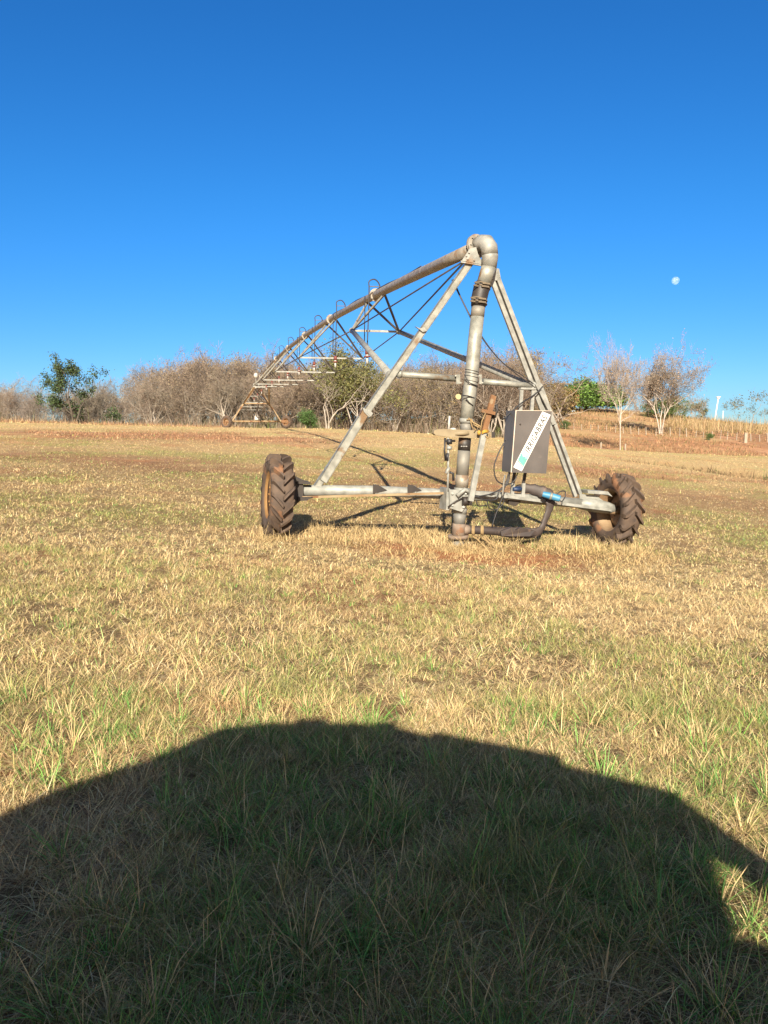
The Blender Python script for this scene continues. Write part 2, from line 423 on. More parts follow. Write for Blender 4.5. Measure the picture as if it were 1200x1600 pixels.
# ------------------------------------------------------------------ grass blades (one mesh)
blm = bpy.data.materials.new('grass_blades'); blm.use_nodes = True
n = blm.node_tree; b = n.nodes['Principled BSDF']; b.inputs['Roughness'].default_value = .75; b.inputs['Specular IOR Level'].default_value = .25
at = n.nodes.new('ShaderNodeAttribute'); at.attribute_name = 'Col'; n.links.new(at.outputs['Color'], b.inputs['Base Color'])
tr = n.nodes.new('ShaderNodeBsdfTranslucent'); n.links.new(at.outputs['Color'], tr.inputs['Color'])
mx = n.nodes.new('ShaderNodeMixShader'); mx.inputs[0].default_value = .16
n.links.new(b.outputs[0], mx.inputs[1]); n.links.new(tr.outputs[0], mx.inputs[2])
n.links.new(mx.outputs[0], n.nodes['Material Output'].inputs['Surface'])

def blades(x, y, length, width, az, elev, bend, col, nseg=3):
    """arched tapering blades; returns verts, tris/quads arrays"""
    N = len(x); z = zg(x, y) - .004
    dx = np.cos(az); dy = np.sin(az)
    ts = np.linspace(0, 1, nseg + 1)
    V = np.zeros((N, 2 * nseg + 1, 3), np.float32); C = np.zeros((N, 2 * nseg + 1, 3), np.float32)
    ph = az + np.pi / 2 + rng.normal(0, .5, N)
    ox = np.cos(ph); oy = np.sin(ph)
    hx = np.zeros(N); hz = np.zeros(N); px = x.copy(); py = y.copy(); pz = z.copy()
    for i, t in enumerate(ts):
        wv = width * (1 - t ** 1.6) * .5
        if i < nseg:
            V[:, 2 * i, 0] = px - ox * wv; V[:, 2 * i, 1] = py - oy * wv; V[:, 2 * i, 2] = pz
            V[:, 2 * i + 1, 0] = px + ox * wv; V[:, 2 * i + 1, 1] = py + oy * wv; V[:, 2 * i + 1, 2] = pz
            C[:, 2 * i] = col; C[:, 2 * i + 1] = col
        else:
            V[:, 2 * i, 0] = px; V[:, 2 * i, 1] = py; V[:, 2 * i, 2] = pz; C[:, 2 * i] = col
        e = elev - bend * t
        st = length / nseg
        px = px + dx * np.cos(e) * st; py = py + dy * np.cos(e) * st; pz = np.maximum(pz + np.sin(e) * st, z + .006)
    base = (np.arange(N) * (2 * nseg + 1))[:, None]
    q = []
    for i in range(nseg - 1): q.append(base + np.array([2 * i, 2 * i + 1, 2 * i + 3, 2 * i + 2]))
    q = np.stack(q, 1).reshape(-1, 4)
    t = (base + np.array([2 * nseg - 2, 2 * nseg - 1, 2 * nseg])).reshape(-1, 3)
    return V.reshape(-1, 3), C.reshape(-1, 3), q, t
class Acc:
    def __init__(s): s.V = []; s.C = []; s.Q = []; s.T = []; s.n = 0
    def add(s, r):
        V, C, q, t = r; s.V.append(V); s.C.append(C); s.Q.append(q + s.n); s.T.append(t + s.n); s.n += len(V)
    def obj(s, name, m, **k):
        me = np_mesh(name, np.concatenate(s.V), np.concatenate(s.Q), [m], np.concatenate(s.C), smooth=False, tris=np.concatenate(s.T))
        o = bpy.data.objects.new(name, me); COL.objects.link(o); return tag(o, **k)
def grass_col(x, y, green_bias=0.0):
    N = len(x); g = green_mask(x, y) + green_bias; s = soil_mask(x, y); br = np.clip(brown_mask(x, y), 0, 1)
    isg = rng.random(N) < g
    k = rng.random(N)[:, None]
    dry = STRAW * (1.12 + .25 * rng.normal(0, 1, N)[:, None].clip(-1.5, 1.5)) * (1 - k) + STRAW2 * k * (1 + .2 * rng.normal(0, 1, N)[:, None].clip(-1.5, 1.5))
    pale = np.array([.74, .62, .40])
    kk = (rng.random(N) < .09)[:, None]; dry = np.where(kk, pale, dry)
    dk = (rng.random(N) < .17)[:, None]; dry = np.where(dk, BROWN * .75, dry)
    dry = dry * (1 - .8 * br[:, None]) + BROWN * 1.0 * .8 * br[:, None]
    dry = dry * (1 - .25 * s[:, None]) + SOIL * 1.2 * .25 * s[:, None]
    k2 = rng.random(N)[:, None]
    grn = GREEN * (.65 + .7 * k2) * (1 + .15 * rng.normal(0, 1, (N, 3)))
    grn = grn * (1 - .45 * rng.random(N)[:, None]) + STRAW * .8 * .35 * rng.random(N)[:, None]
    return np.clip(np.where(isg[:, None], grn, dry) * rng.uniform(.62, 1.3, (N, 1)), .02, .85), isg
acc = Acc()
def scatter(n_, y0, y1, p=1.0, xm=1.0):
    u = rng.random(n_)
    y = (y0 ** (p + 1) + u * (y1 ** (p + 1) - y0 ** (p + 1))) ** (1 / (p + 1))
    s = rng.uniform(-.56, .56, n_)
    x = s * y + rng.uniform(-xm, xm, n_)
    return x, y
#         count   y0   y1   density power   length mean  width
for n_, y0, y1, p, L, W, sd in ((330000, 1.35, 4.8, .7, .078, .0027, 1), (400000, 4.4, 9.5, .5, .068, .0041, 2), (330000, 9, 18, .2, .056, .0066, 3), (300000, 17, 36, 0, .050, .0115, 4), (230000, 34, 82, -.2, .055, .022, 5), (34000, 80, 190, 0, .22, .07, 6)):
    x, y = scatter(n_, y0, y1, p)
    keep = rng.random(n_) > soil_mask(x, y) * .93
    keep &= rng.random(n_) < 1 - .5 * np.clip(brown_mask(x, y), 0, 1)
    f1 = .5 * fbm(x * 7, y * 7, 91, 2) + .5 * fbm(x * 15, y * 15, 97, 2); f2 = fbm(x * 1.7, y * 1.7, 92, 3)
    keep &= rng.random(n_) < np.clip((f1 - .38) * 7, .04, 1) * np.clip((f2 - .22) * 4, .4, 1)
    x = x[keep]; y = y[keep]; N = len(x)
    col, isg = grass_col(x, y)
    tall = .6 + .9 * fbm(x * .8, y * .8, 61, 3)
    if y0 > 15: col = col * (.80 + .2 * rng.random((N, 1)))
    ln = L * tall * rng.lognormal(0, .35, N) * np.where(isg, 1.1, 1.0)
    flat = (~isg) & (rng.random(N) < .5); ln = np.where(flat, ln * 1.35, ln)
    el = np.where(isg, rng.uniform(.2, 1.25, N), np.where(flat, rng.uniform(.0, .4, N), rng.uniform(.15, 1.1, N)))
    acc.add(blades(x, y, ln, W * rng.uniform(.6, 1.5, N), rng.uniform(0, 2 * np.pi, N), el, rng.uniform(.0, 1.9, N), col, 3 if y0 < 30 else 2))
# fine flat litter covering the soil between the tufts
for n_, y0, y1, p, L, W in ((290000, 1.35, 5.0, .7, .045, .0027), (310000, 4.6, 12, .5, .05, .0046), (170000, 11, 24, .2, .06, .009)):
    x, y = scatter(n_, y0, y1, p); keep = rng.random(n_) > soil_mask(x, y) * .93; keep &= rng.random(n_) < np.clip((.5 * fbm(x * 7, y * 7, 91, 2) + .5 * fbm(x * 15, y * 15, 97, 2) - .38) * 8, .05, 1); x = x[keep]; y = y[keep]; N = len(x)
    pal = np.array([[.50, .38, .20], [.36, .25, .14], [.62, .50, .29], [.24, .145, .08], [.46, .38, .26], [.27, .30, .11]])
    col = pal[rng.choice(6, N, p=[.28, .14, .24, .10, .08, .16])] * rng.uniform(.75, 1.2, (N, 1))
    acc.add(blades(x, y, L * rng.lognormal(0, .5, N), W * rng.uniform(.6, 1.5, N), rng.uniform(0, 2 * np.pi, N), rng.uniform(-.05, .55, N), rng.uniform(0, .8, N), col, 2))
# tufts: radiating clumps
for n_, y0, y1, W, L, nb in ((1700, 1.4, 4.6, .0038, .125, 34), (2000, 5, 12, .0046, .080, 18), (1200, 11, 26, .008, .08, 12)):
    cx, cy = scatter(n_, y0, y1, .6)
    g = green_mask(cx, cy) ; keep = rng.random(n_) < .12 + 1.2 * g; cx = cx[keep]; cy = cy[keep]
    m = len(cx); x = np.repeat(cx, nb); y = np.repeat(cy, nb); N = len(x)
    az = rng.uniform(0, 2 * np.pi, N); rr = rng.uniform(0, .05, N) * np.repeat(rng.uniform(.5, 1.6, m), nb)
    x = x + np.cos(az) * rr; y = y + np.sin(az) * rr
    gg = np.repeat(rng.random(m) < np.clip(.62 + .3 * np.exp(-((cy - 2.6) / 1.4) ** 2) - .25 * (cy > 6), 0, 1), nb); mixg = rng.random(N) < .78
    k2 = rng.random(N)[:, None]
    grn = np.array([.16, .31, .075]) * (.6 + .8 * k2) * (1 + .12 * rng.normal(0, 1, (N, 3)))
    dry = STRAW * (.65 + .45 * rng.random((N, 1)))
    col = np.clip(np.where((gg & mixg)[:, None], grn, dry), .02, .85)
    sc = np.repeat(rng.lognormal(0, .25, m), nb)
    acc.add(blades(x, y, L * sc * rng.uniform(.5, 1.25, N), W * rng.uniform(.7, 1.3, N), az, rng.uniform(.35, 1.35, N), rng.uniform(.2, 1.4, N), col, 3))
# heap of pulled straw round the riser and in front of the beam
cx = np.concatenate((rng.normal(-.1, .95, 3000), rng.normal(3.3, .75, 1500), rng.normal(1.3, 1.4, 1200)))
cy = np.concatenate((rng.normal(11.9, .40, 3000), rng.normal(12.3, .40, 1500), rng.normal(11.2, .25, 1200)))
cx = np.concatenate((cx, rng.normal(1.2, .6, 2200), rng.uniform(-2.2, 4.6, 2600))); cy = np.concatenate((cy, rng.normal(11.75, .28, 2200), rng.uniform(12.3, 14.6, 2600)))
kk_ = (fbm(cx * 1.6, cy * 1.6, 99, 2) > .45) & (rng.random(len(cx)) > soil_mask(cx, cy) * .8); cx = cx[kk_]; cy = cy[kk_]
N = len(cx); col = np.clip(STRAW * (.45 + .55 * rng.random((N, 1))) * np.array([1, .95, .9]), 0, .85)
acc.add(blades(cx, cy, .13 * rng.lognormal(0, .35, N), .008 * rng.uniform(.6, 1.4, N), rng.uniform(0, 6.28, N), rng.uniform(.0, 1.25, N), rng.uniform(.2, 2.0, N), col, 3))
# taller dry tufts beside the riser foot, under the beam and at the wheels
tx = np.concatenate((rng.uniform(-1.3, 3.9, 150), rng.normal(1.15, .45, 46), rng.normal(-1.35, .3, 20), rng.normal(3.9, .35, 24)))
ty = np.concatenate((rng.uniform(12.35, 13.6, 150) + .2, rng.normal(12.0, .16, 46), rng.normal(11.75, .2, 20), rng.normal(13.1, .25, 24)))
x = np.repeat(tx, 26) + rng.normal(0, .045, len(tx) * 26); y = np.repeat(ty, 26) + rng.normal(0, .045, len(tx) * 26); N = len(x)
col = STRAW * np.repeat(rng.uniform(.6, 1.0, len(tx)), 26)[:, None] * rng.uniform(.6, 1.15, (N, 1))
acc.add(blades(x, y, .20 * np.repeat(rng.lognormal(0, .3, len(tx)), 26) * rng.uniform(.5, 1.2, N), .007 * rng.uniform(.6, 1.3, N), rng.uniform(0, 6.28, N), rng.uniform(.3, 1.45, N), rng.uniform(.2, 1.8, N), col, 3))
acc.obj('grass', blm, label='short dry straw grass mixed with green tufts over the whole field', cat='grass', kind='stuff')

# ------------------------------------------------------------------ wheels
def wheel(name, parent, c, axis, Rr, W, lug_h=.055, nl=20, rimm=RIMO, flip=1, disc_side=1, seed=0):
    """tractor wheel: hub disc with children tyre and rim, axis points to its outer face"""
    axis = Vector(axis).normalized(); a2 = Vector((0, 0, 1)); a2 = (a2 - axis * a2.dot(axis)).normalized(); a1 = a2.cross(axis)
    def pt(r, ang, off): return Vector(c) + a1 * math.cos(ang) * r + a2 * math.sin(ang) * r + axis * off
    def lathe(mb, prof, n=48, closed=True):
        vs = [pt(r, 2 * math.pi * k / n, o) for k in range(n) for r, o in prof]; m = len(prof)
        fs = [(k * m + i, k * m + (i + 1) % m, ((k + 1) % n) * m + (i + 1) % m, ((k + 1) % n) * m + i) for k in range(n) for i in range(m if closed else m - 1)]
        mb.add(vs, fs, True)
    h = W / 2; ri = Rr * .56
    hub = MB(); dz = disc_side * h * .35
    lathe(hub, [(0.001, dz + .02), (.10, dz + .02), (.11, dz), (ri * .62, dz - .03 * disc_side), (ri * .9, dz + .02 * disc_side), (ri * .9, dz + .03 * disc_side + .012), (.11, dz + .035), (.001, dz + .05)], 32, False)
    hub.tube([pt(0, 0, -h * .6), pt(0, 0, h * .55)], .075, 14)
    for k in range(8): hub.tube([pt(.15, k * math.pi / 4, dz - .03), pt(.15, k * math.pi / 4, dz + .05)], .016, 6)
    wo = hub.build(name, rimm, parent)
    ty = MB()
    R0 = Rr - lug_h
    lathe(ty, [(ri, -h * .72), (ri * 1.08, -h * .92), (Rr * .78, -h * 1.0), (R0 * .93, -h * .93), (R0 * .985, -h * .78), (R0, -h * .4), (R0 * 1.005, 0), (R0, h * .4), (R0 * .985, h * .78), (R0 * .93, h * .93), (Rr * .78, h * 1.0), (ri * 1.08, h * .92), (ri, h * .72), (ri * 1.03, h * .5), (ri * 1.03, -h * .5)], 64)
    for k in range(nl * 2):
        sd = 1 if k % 2 else -1
        a0 = math.pi * k / nl + .01 * R.uniform(-1, 1)
        dl = .36 * flip
        # lug: from centre line to shoulder, swept back, wrapping over the shoulder
        secs = [(0.0 * sd, a0, R0 - .01, Rr), (.45 * h * sd, a0 + dl * .38, R0 - .01, Rr), (.86 * h * sd, a0 + dl * .72, R0 - .02, Rr - .008), (1.0 * h * sd, a0 + dl * .82, R0 * .93, Rr - .045), (1.0 * h * sd, a0 + dl * .9, R0 * .84, R0 * .90)]
        hw = .030 / Rr
        vs = []
        for o, an, rl, rh in secs:
            vs += [pt(rl, an - hw * 1.35, o), pt(rh, an - hw * .8, o), pt(rh, an + hw * .8, o), pt(rl, an + hw * 1.35, o)]
        fs = [(0, 1, 2, 3)]
        for i in range(len(secs) - 1):
            for j in range(4): fs.append((i * 4 + j, (i + 1) * 4 + j, (i + 1) * 4 + (j + 1) % 4, i * 4 + (j + 1) % 4))
        fs.append(tuple((len(secs) - 1) * 4 + j for j in (3, 2, 1, 0)))
        ty.add(vs, fs)
    ty.build('tyre', TYRE, wo)
    rm = MB()
    lathe(rm, [(ri * 1.02, -h * .80), (ri * 1.06, -h * .80), (ri * 1.06, -h * .76), (ri * .98, -h * .6), (ri * .90, -h * .3), (ri * .90, h * .3), (ri * .98, h * .6), (ri * 1.06, h * .76), (ri * 1.06, h * .80), (ri * 1.02, h * .80), (ri * .93, h * .62), (ri * .86, h * .3), (ri * .86, -h * .3), (ri * .93, -h * .62)], 48)
    rm.build('rim', rimm, wo)
    return wo

# ------------------------------------------------------------------ pivot tower
cL = FP(433, 774, 0); cR = FP(962, 797, 0)
UX = (cR - cL).normalized()
base_mid = FP(707, 800, 0)
T = empty('pivot_tower', (base_mid.x, base_mid.y, gz(base_mid.x, base_mid.y)), 'leaning galvanised A-frame pivot tower on two tractor tyres, nearest the camera', 'irrigation tower')
def seg(mb, a, b, r, n=14): return mb.tube([a, b], r, n)
# wheels
wheel('wheel', T, cL, -UX, .625, .34, lug_h=.078, nl=17, rimm=RIMO, flip=1, disc_side=1)
wheel('wheel', T, cR, UX, .635, .36, lug_h=.078, nl=17, rimm=RIMP, flip=1, disc_side=1)['label'] = 'right wheel turned to show its open inner face and pale rim'
# base beam
m = MB(); bl = FP(470, 766, 0); br_ = FP(925, 788, 0)
m.tube([bl, FP(585, 767, 0), FP(700, 772, 0), FP(820, 779, 0), br_], .082, 18)
for px in (584, 645): m.tube([FP(px, 766.5 + (px - 584) * .03, 0), FP(px + 3, 766.6 + (px - 584) * .03, 0)], .098, 16)
m.build('base_beam', GALV2, T)
for px in (583, 637):
    m = MB()                               # dark plate painted as the shade inside the gusset on the beam
    a = FP(px, 758.5, -.05); b2 = FP(px + 20, 764, -.05); c2 = FP(px + 1, 769, -.09); d2 = FP(px + 18, 771, -.09)
    m.prism([FP(px, 757, -.10), FP(px + 8, 757.5, -.10), FP(px + 22, 766, -.10), FP(px, 771, -.10)], WD * .012)
    m.build('gusset_opening', DARK, T)
# axle plates: left
m = MB()
m.prism([FP(458, 742, -.12), FP(474, 750, -.12), FP(474, 778, -.12), FP(459, 792, -.12)], WD * .24)
m.prism([FP(464, 750, -.16), FP(485, 753, -.16), FP(485, 757, -.16), FP(464, 756, -.16)], WD * .30)
m.prism([FP(466, 777, -.16), FP(489, 776, -.16), FP(480, 782, -.16), FP(466, 783, -.16)], WD * .30)
m.tube([FP(436, 773, 0), FP(470, 768, 0)], .07, 12)
m.build('axle_bracket', DARK, T)
m = MB()
m.tube([FP(905, 787, 0), FP(925, 789, 0), FP(948, 793, 0), FP(964, 797, 0)], [.085, .12, .10, .07], 16)
m.prism([FP(906, 772, -.02), FP(930, 773, -.02), FP(945, 784, -.02), FP(956, 799, -.02), FP(930, 798, -.02), FP(906, 790, -.02)], WD * .02)
m.prism([FP(918, 766, -.14), FP(950, 768, -.14), FP(957, 776, -.14), FP(950, 773, -.14), FP(919, 771, -.14)], WD * .28)
m.build('axle_bracket', GALV2, T)
# tie rods along the front of the beam
m = MB(); m.bar(FP(472, 777, -.12), FP(712, 770, -.22), .02, .035); m.build('tie_rod', RUSTP, T)
m = MB(); m.bar(FP(740, 769, -.24), FP(955, 797, -.12), .02, .045); m.build('tie_rod', GALV2, T)
# legs
m = MB()
lt = FP(734, 410, -.03); lb = FP(487, 772, -.03); nrm = WD
def angle_leg(mb, a, b, wd, th, deep=.09):
    d = (b - a).normalized(); sd = d.cross(WD).normalized()
    mb.prism([a - sd * wd / 2, a + sd * wd / 2, b + sd * wd / 2, b - sd * wd / 2], WD * th)
    for s_ in (-1,):
        mb.prism([a + sd * (wd / 2 - th), a + sd * wd / 2, b + sd * wd / 2, b + sd * (wd / 2 - th)], WD * deep)
        mb.prism([a - sd * (wd / 2 - th), a - sd * wd / 2, b - sd * wd / 2, b - sd * (wd / 2 - th)], WD * deep)
angle_leg(m, FP(735, 411, -.05), FP(567, 653, -.05), .105, .012)
angle_leg(m, FP(573, 642, -.075), FP(505, 752, -.075), .125, .012)
angle_leg(m, FP(578, 636, -.04), FP(490, 770, -.04), .10, .012)
m.build('leg', GALV, T)
m = MB()
m.prism([FP(566, 636, -.10), FP(573, 640, -.10), FP(581, 648, -.10), FP(577, 652, -.10), FP(569, 644, -.10)], WD * .05)
m.prism([FP(576, 639, -.11), FP(583, 646, -.11), FP(579, 651, -.11), FP(573, 645, -.11)], WD * .03)
m.build('leg_splice', GALV2, T)
m = MB()
m.prism([FP(649, 510, -.09), FP(656, 513, -.09), FP(663, 511, -.09), FP(667, 517, -.09), FP(661, 519, -.09), FP(656, 515, -.09)], WD * .04)
m.build('leg_splice', GALV2, T)
m = MB()       # right leg: a channel, two pale flanges with a dark web between
def chan(mb, a, b, wd, fl, deep):
    d = (b - a).normalized(); sd = d.cross(WD).normalized()
    for s_ in (-1, 1):
        o = sd * s_ * (wd / 2 - fl / 2)
        mb.prism([a + o - sd * fl / 2, a + o + sd * fl / 2, b + o + sd * fl / 2, b + o - sd * fl / 2], WD * deep)
chan(m, FP(771, 427, .0), FP(862, 665, .0), .175, .07, .05)
chan(m, FP(841, 602, .03), FP(904, 774, .03), .15, .055, .06)
m.build('leg', GALV2, T)
m = MB(); a = FP(771, 427, .055); b2 = FP(903, 772, .055); d = (b2 - a).normalized(); sd = d.cross(WD).normalized()
m.prism([a - sd * .05, a + sd * .05, b2 + sd * .05, b2 - sd * .05], WD * .01); m.build('leg_web', DARK, T)
# upper cross brace (round pipe in two lengths, bolted at the riser)
m = MB(); m.tube([FP(620, 584, .02), FP(716, 592, .02)], .049, 14); m.tube([FP(622, 584, .02), FP(627, 584.5, .02)], .06, 12); m.build('cross_brace', GALV, T)
m = MB(); m.tube([FP(754, 596, .02), FP(832, 603, .02)], .049, 14); m.build('cross_brace', GALV, T)
for (x0, x1) in ((710, 722), (746, 756)):
    m = MB()   # clamp plate of the brace
    m.prism([FP(x0 + 3, 585, -.05), FP(x1 - 3, 585, -.05), FP(x1 - 3, 600, -.05), FP(x0 + 3, 600, -.05)], WD * .02)
    m.tube([FP(x0 + 2, 587, -.09), FP(x0 + 2, 587, .10)], .014, 6); m.tube([FP(x1 - 2, 598, -.09), FP(x1 - 2, 598, .10)], .014, 6)
    m.build('brace_clamp', GALV, T)
# riser pipe and its sections
RO = -.22
def rs(mb, pts, r, n=22):
    mb.tube([FP(x, y, RO) for x, y in pts], r, n)
m = MB(); rs(m, [(715, 868), (716, 842)], .092); m.build('foot_pipe', GREY, T)
m = MB(); rs(m, [(716.0, 841), (716.0, 836)], [.165, .165]); rs(m, [(716.2, 838), (717, 824), (717.4, 818)], [.108, .105, .105]); m.build('base_flange', DUSTY, T)
m = MB(); rs(m, [(717.4, 820), (718.5, 800)], [.092, .105]); m.build('riser_cone', GREY, T)
m = MB()
rs(m, [(718.5, 802), (719, 796), (719.3, 790), (720, 786)], [.112, .112, .10, .10])
m.prism([FP(702, 765, RO - .17), FP(735, 766, RO - .17), FP(733, 783, RO - .17), FP(722, 800, RO - .17), FP(703, 794, RO - .17)], WD * .03)
m.prism([FP(698, 763, RO - .13), FP(703, 763, RO - .13), FP(702, 797, RO - .13), FP(697, 797, RO - .13)], WD * .3)
m.prism([FP(733, 764, RO - .13), FP(740, 765, RO - .13), FP(738, 790, RO - .13), FP(733, 790, RO - .13)], WD * .3)
for x, y in ((707, 771), (728, 771), (707, 789), (724, 792)): m.tube([FP(x, y, RO - .20), FP(x, y, RO - .13)], .02, 6)
m.tube([FP(714, 775, RO - .22), FP(726, 765, RO - .22), FP(735, 770, RO - .2)], .035, 8)
rs(m, [(720.5, 770), (721, 762)], .115)
m.build('pivot_collar', GALV2, T)
m = MB(); m.tube([FP(700, 792, RO - .20), FP(713, 783, RO - .20), FP(723, 778, RO - .2)], .012, 6)
m.tube([FP(722, 783, RO - .185), FP(731, 783, RO - .185)], .07, 12); m.build('collar_hook', DARK, T)
m = MB(); rs(m, [(721, 762), (722.3, 742)], .103); m.build('riser_section', PIPE, T)
m = MB(); rs(m, [(722.3, 742), (725, 704)], .098); m.build('riser_section', GREY, T)
m = MB(); rs(m, [(724.9, 704), (726.6, 684)], .098)
m.build('riser_sleeve', BLACKR, T)
m = MB()
for k in range(4): m.ball(FP(721 + k * 2.7, 697.5, RO - .105), .010, 4)
m.build('sleeve_marking', WHT, T)
m = MB(); rs(m, [(727.4, 676), (729, 660)], .092); m.build('riser_section', GREY, T)
m = MB(); rs(m, [(728.7, 661), (729.2, 654)], .112); m.build('riser_ring', GALV2, T)
m = MB(); rs(m, [(729, 656), (733, 620), (737, 585), (741, 540), (746, 494)], [.108, .108, .107, .106, .105]); m.build('riser_pipe', GALV, T)
m = MB(); rs(m, [(745.9, 495), (747.5, 478)], .107); m.build('riser_section', GREY, T)
m = MB(); m.tube([FP(747.3, 479, RO), FP(748.8, 466, RO), FP(752, 452, RO), FP(755.5, 444, RO)], [.115, .125, .127, .122], 22); m.build('rubber_sleeve', BLACKR, T)
for (x, y) in ((748.4, 474), (748.7, 469), (753.3, 450), (754.8, 445.5)):
    m = MB(); c0 = FP(x, y, RO); c1 = FP(x + .8, y - 3.0, RO); m.tube([c0, c0 + (c1 - c0) * .6], .131, 22)
    m.bar(c0 - UX * .11 - WD * .10, c0 - UX * .19 - WD * .12, .022, .022); m.bar(c0 - WD * .14 - UX * .07, c0 - WD * .14 + UX * .05, .03, .025)
    m.build('hose_clamp', CLAMPM, T)
m = MB(); m.tube([FP(755.5, 444, RO), FP(760.5, 427, RO), FP(764, 417, RO)], [.108, .112, .115], 22); m.build('reducer', GALV, T)
# elbow over the top
HP = FP(737, 390, .12)                  # where the span pipe starts
s2e = P(400, 600, 72.0)
pdir = (s2e - HP).normalized()
m = MB()
e0 = FP(764, 418, RO); e1 = FP(765.5, 398, RO)
m.tube([e0, FP(765.6, 401, RO), e1], [.118, .127, .127], 22)
m.build('elbow_socket', GALV2, T)
e2 = FP(764.5, 387, RO + .0); e3 = FP(760, 380, RO + .06); e4 = FP(753.5, 379.5, RO + .16); e5 = FP(747, 383.5, RO + .26)
m = MB(); m.tube([e1, e2, e3, e4, e5], [.127, .130, .130, .126, .122], 22)
m.build('elbow', RUSTP if False else GALV2, T)
m = MB()
for (a, b2) in ((e5, e5 + (e5 - e4).normalized() * .025), (e5 + (e5 - e4).normalized() * .035, e5 + (e5 - e4).normalized() * .06)):
    m.tube([a, b2], .185, 24)
for k in range(8):
    dd = (e5 - e4).normalized(); uu = (Vector((0, 0, 1)) - dd * dd.z).normalized(); vv = dd.cross(uu)
    pp = e5 + (uu * math.cos(k * .785) + vv * math.sin(k * .785)) * .158
    m.tube([pp - dd * .03, pp + dd * .09], .014, 6)
m.build('flange', PIPE, T)
m = MB(); m.tube([e5, HP], [.12, .105], 18); m.build('neck_pipe', GALV, T)
m = MB()      # triangular apex plates
m.prism([FP(744, 386, -.10), FP(734, 388, -.10), FP(720, 410, -.10), FP(756, 416, -.10), FP(756, 409, -.10), FP(748, 401, -.10)], WD * .016)
m.prism([FP(720, 408, -.10), FP(757, 415, -.10), FP(756, 417, .0), FP(720, 411, .0)], Vector((0, 0, .012)))
m.prism([FP(757, 414, .0), FP(780, 420, .0), FP(783, 438, .0), FP(768, 438, .0)], WD * .03)
m.prism([FP(744, 388, .06), FP(734, 388, .06), FP(720, 410, .06), FP(756, 416, .06)], WD * .016)
for x, y in ((729, 399), (733, 394), (731, 404), (741, 406)): m.tube([FP(x, y, -.125), FP(x, y, .09)], .016, 6)
m.build('apex_plate', GALV2, T)
# pressure gauge
m = MB(); g0 = FP(714.5, 620, RO - .15); m.tube([g0, g0 + (-WD) * .05], .042, 18); m.build('pressure_gauge', GAUGE, T)
m = MB(); m.tube([g0, FP(724, 618, RO - .13), FP(733, 619, RO - .13), FP(741, 622, RO - .10)], .010, 6)
m.tube([FP(728, 622, RO - .128), FP(733, 629, RO - .13), FP(739, 634, RO - .11)], .009, 6)
for y in (580, 584, 589, 596, 603): 
    c0 = FP(737.5 - (y - 580) * .09, y, RO); m.tube([c0, c0 + Vector((.002, 0, .009))], .112, 20)
m.tube([FP(726, 586, RO - .12), FP(733, 598, RO - .13), FP(746, 603, RO - .12)], .008, 6)
m.build('binding_wire', CABLE, T)
# slip-ring bar
m = MB()
barp = [(678.5, 672.5), (684, 670.5), (700, 670.5), (740, 672.2), (768, 675.5), (768, 684), (740, 684.5), (700, 682.5), (681, 680), (677.5, 677)]
m.prism([FP(x, y, RO - .16) for x, y in barp], WD * .10)
m.tube([FP(716, 674, RO), FP(716.2, 679.5, RO)], .20, 24)
m.build('ring_bar', TAN, T)
m = MB(); m.prism([FP(763, 674.5, RO - .02), FP(774, 675, RO - .02), FP(774, 684, RO - .02), FP(763, 684, RO - .02)], WD * .12); m.build('bar_end', DARK, T)
m = MB(); m.tube([FP(701, 672, RO - .1), FP(702.5, 650, RO - .1)], .018, 8); m.ball(FP(708, 671, RO - .1), .055, 6, .5); m.build('vent_stub', WHT, T)
# valve column below the bar
m = MB(); m.tube([FP(700, 684, RO - .12), FP(700.5, 712, RO - .12), FP(700, 742, RO - .12), FP(699.5, 768, RO - .12)], .018, 8)
m.ball(FP(702, 700, RO - .13), .045, 6, .8); m.tube([FP(697.5, 740, RO - .12), FP(701.5, 730, RO - .12)], .028, 8); m.build('drain_pipe', GALV2, T)
m = MB(); m.tube([FP(702, 686, RO - .13), FP(702, 694, RO - .13)], .045, 10); m.tube([FP(696, 689, RO - .13), FP(711, 689, RO - .13)], .016, 8)
m.tube([FP(695.5, 684, RO - .13), FP(694.5, 704, RO - .13), FP(696, 720, RO - .13)], .014, 6)
m.tube([FP(699, 708, RO - .13), FP(698.8, 720, RO - .13)], .022, 8); m.tube([FP(703, 738, RO - .12), FP(708, 740, RO - .12), FP(708.5, 751, RO - .12)], .02, 8); m.build('valve', CABLE, T)
# leaning channel post tied to the bar
m = MB(); m.bar(FP(735, 783, RO - .30), FP(756, 676, RO - .24), .085, .05, WD); m.build('upright_bar', GALV2, T)
m = MB(); m.bar(FP(756, 676, RO - .24), FP(771, 618, RO - .20), .085, .05, WD); m.bar(FP(752, 641.5, RO - .26), FP(773, 646, RO - .26), .05, .05); m.build('upright_bar', RUST, T, 'rusty upper half of the upright bar')
m = MB(); m.ball(FP(771, 648, RO - .1), .05, 6, 1.3); m.tube([FP(775, 632, RO - .15), FP(777, 641, RO - .15), FP(772, 652, RO - .15)], .022, 8); m.build('pulley', DARK, T)
m = MB()
for k in range(3):
    y = 671 + k * 1.3; m.tube([FP(753, y + 4, RO - .29), FP(757, y + 1.5, RO - .30), FP(763, y + 1.5, RO - .28)], .012, 6)
m.ball(FP(748.5, 676, RO - .27), .03, 5, 1.3); m.build('yellow_strap', YEL, T)
m = MB()
def rope(mb, pts, r=.012): mb.tube(pts, r, 6)
rope(m, [FP(732, 653, RO - .13), FP(739, 660, RO - .14), FP(745, 663, RO - .2), FP(752, 667, RO - .26)])
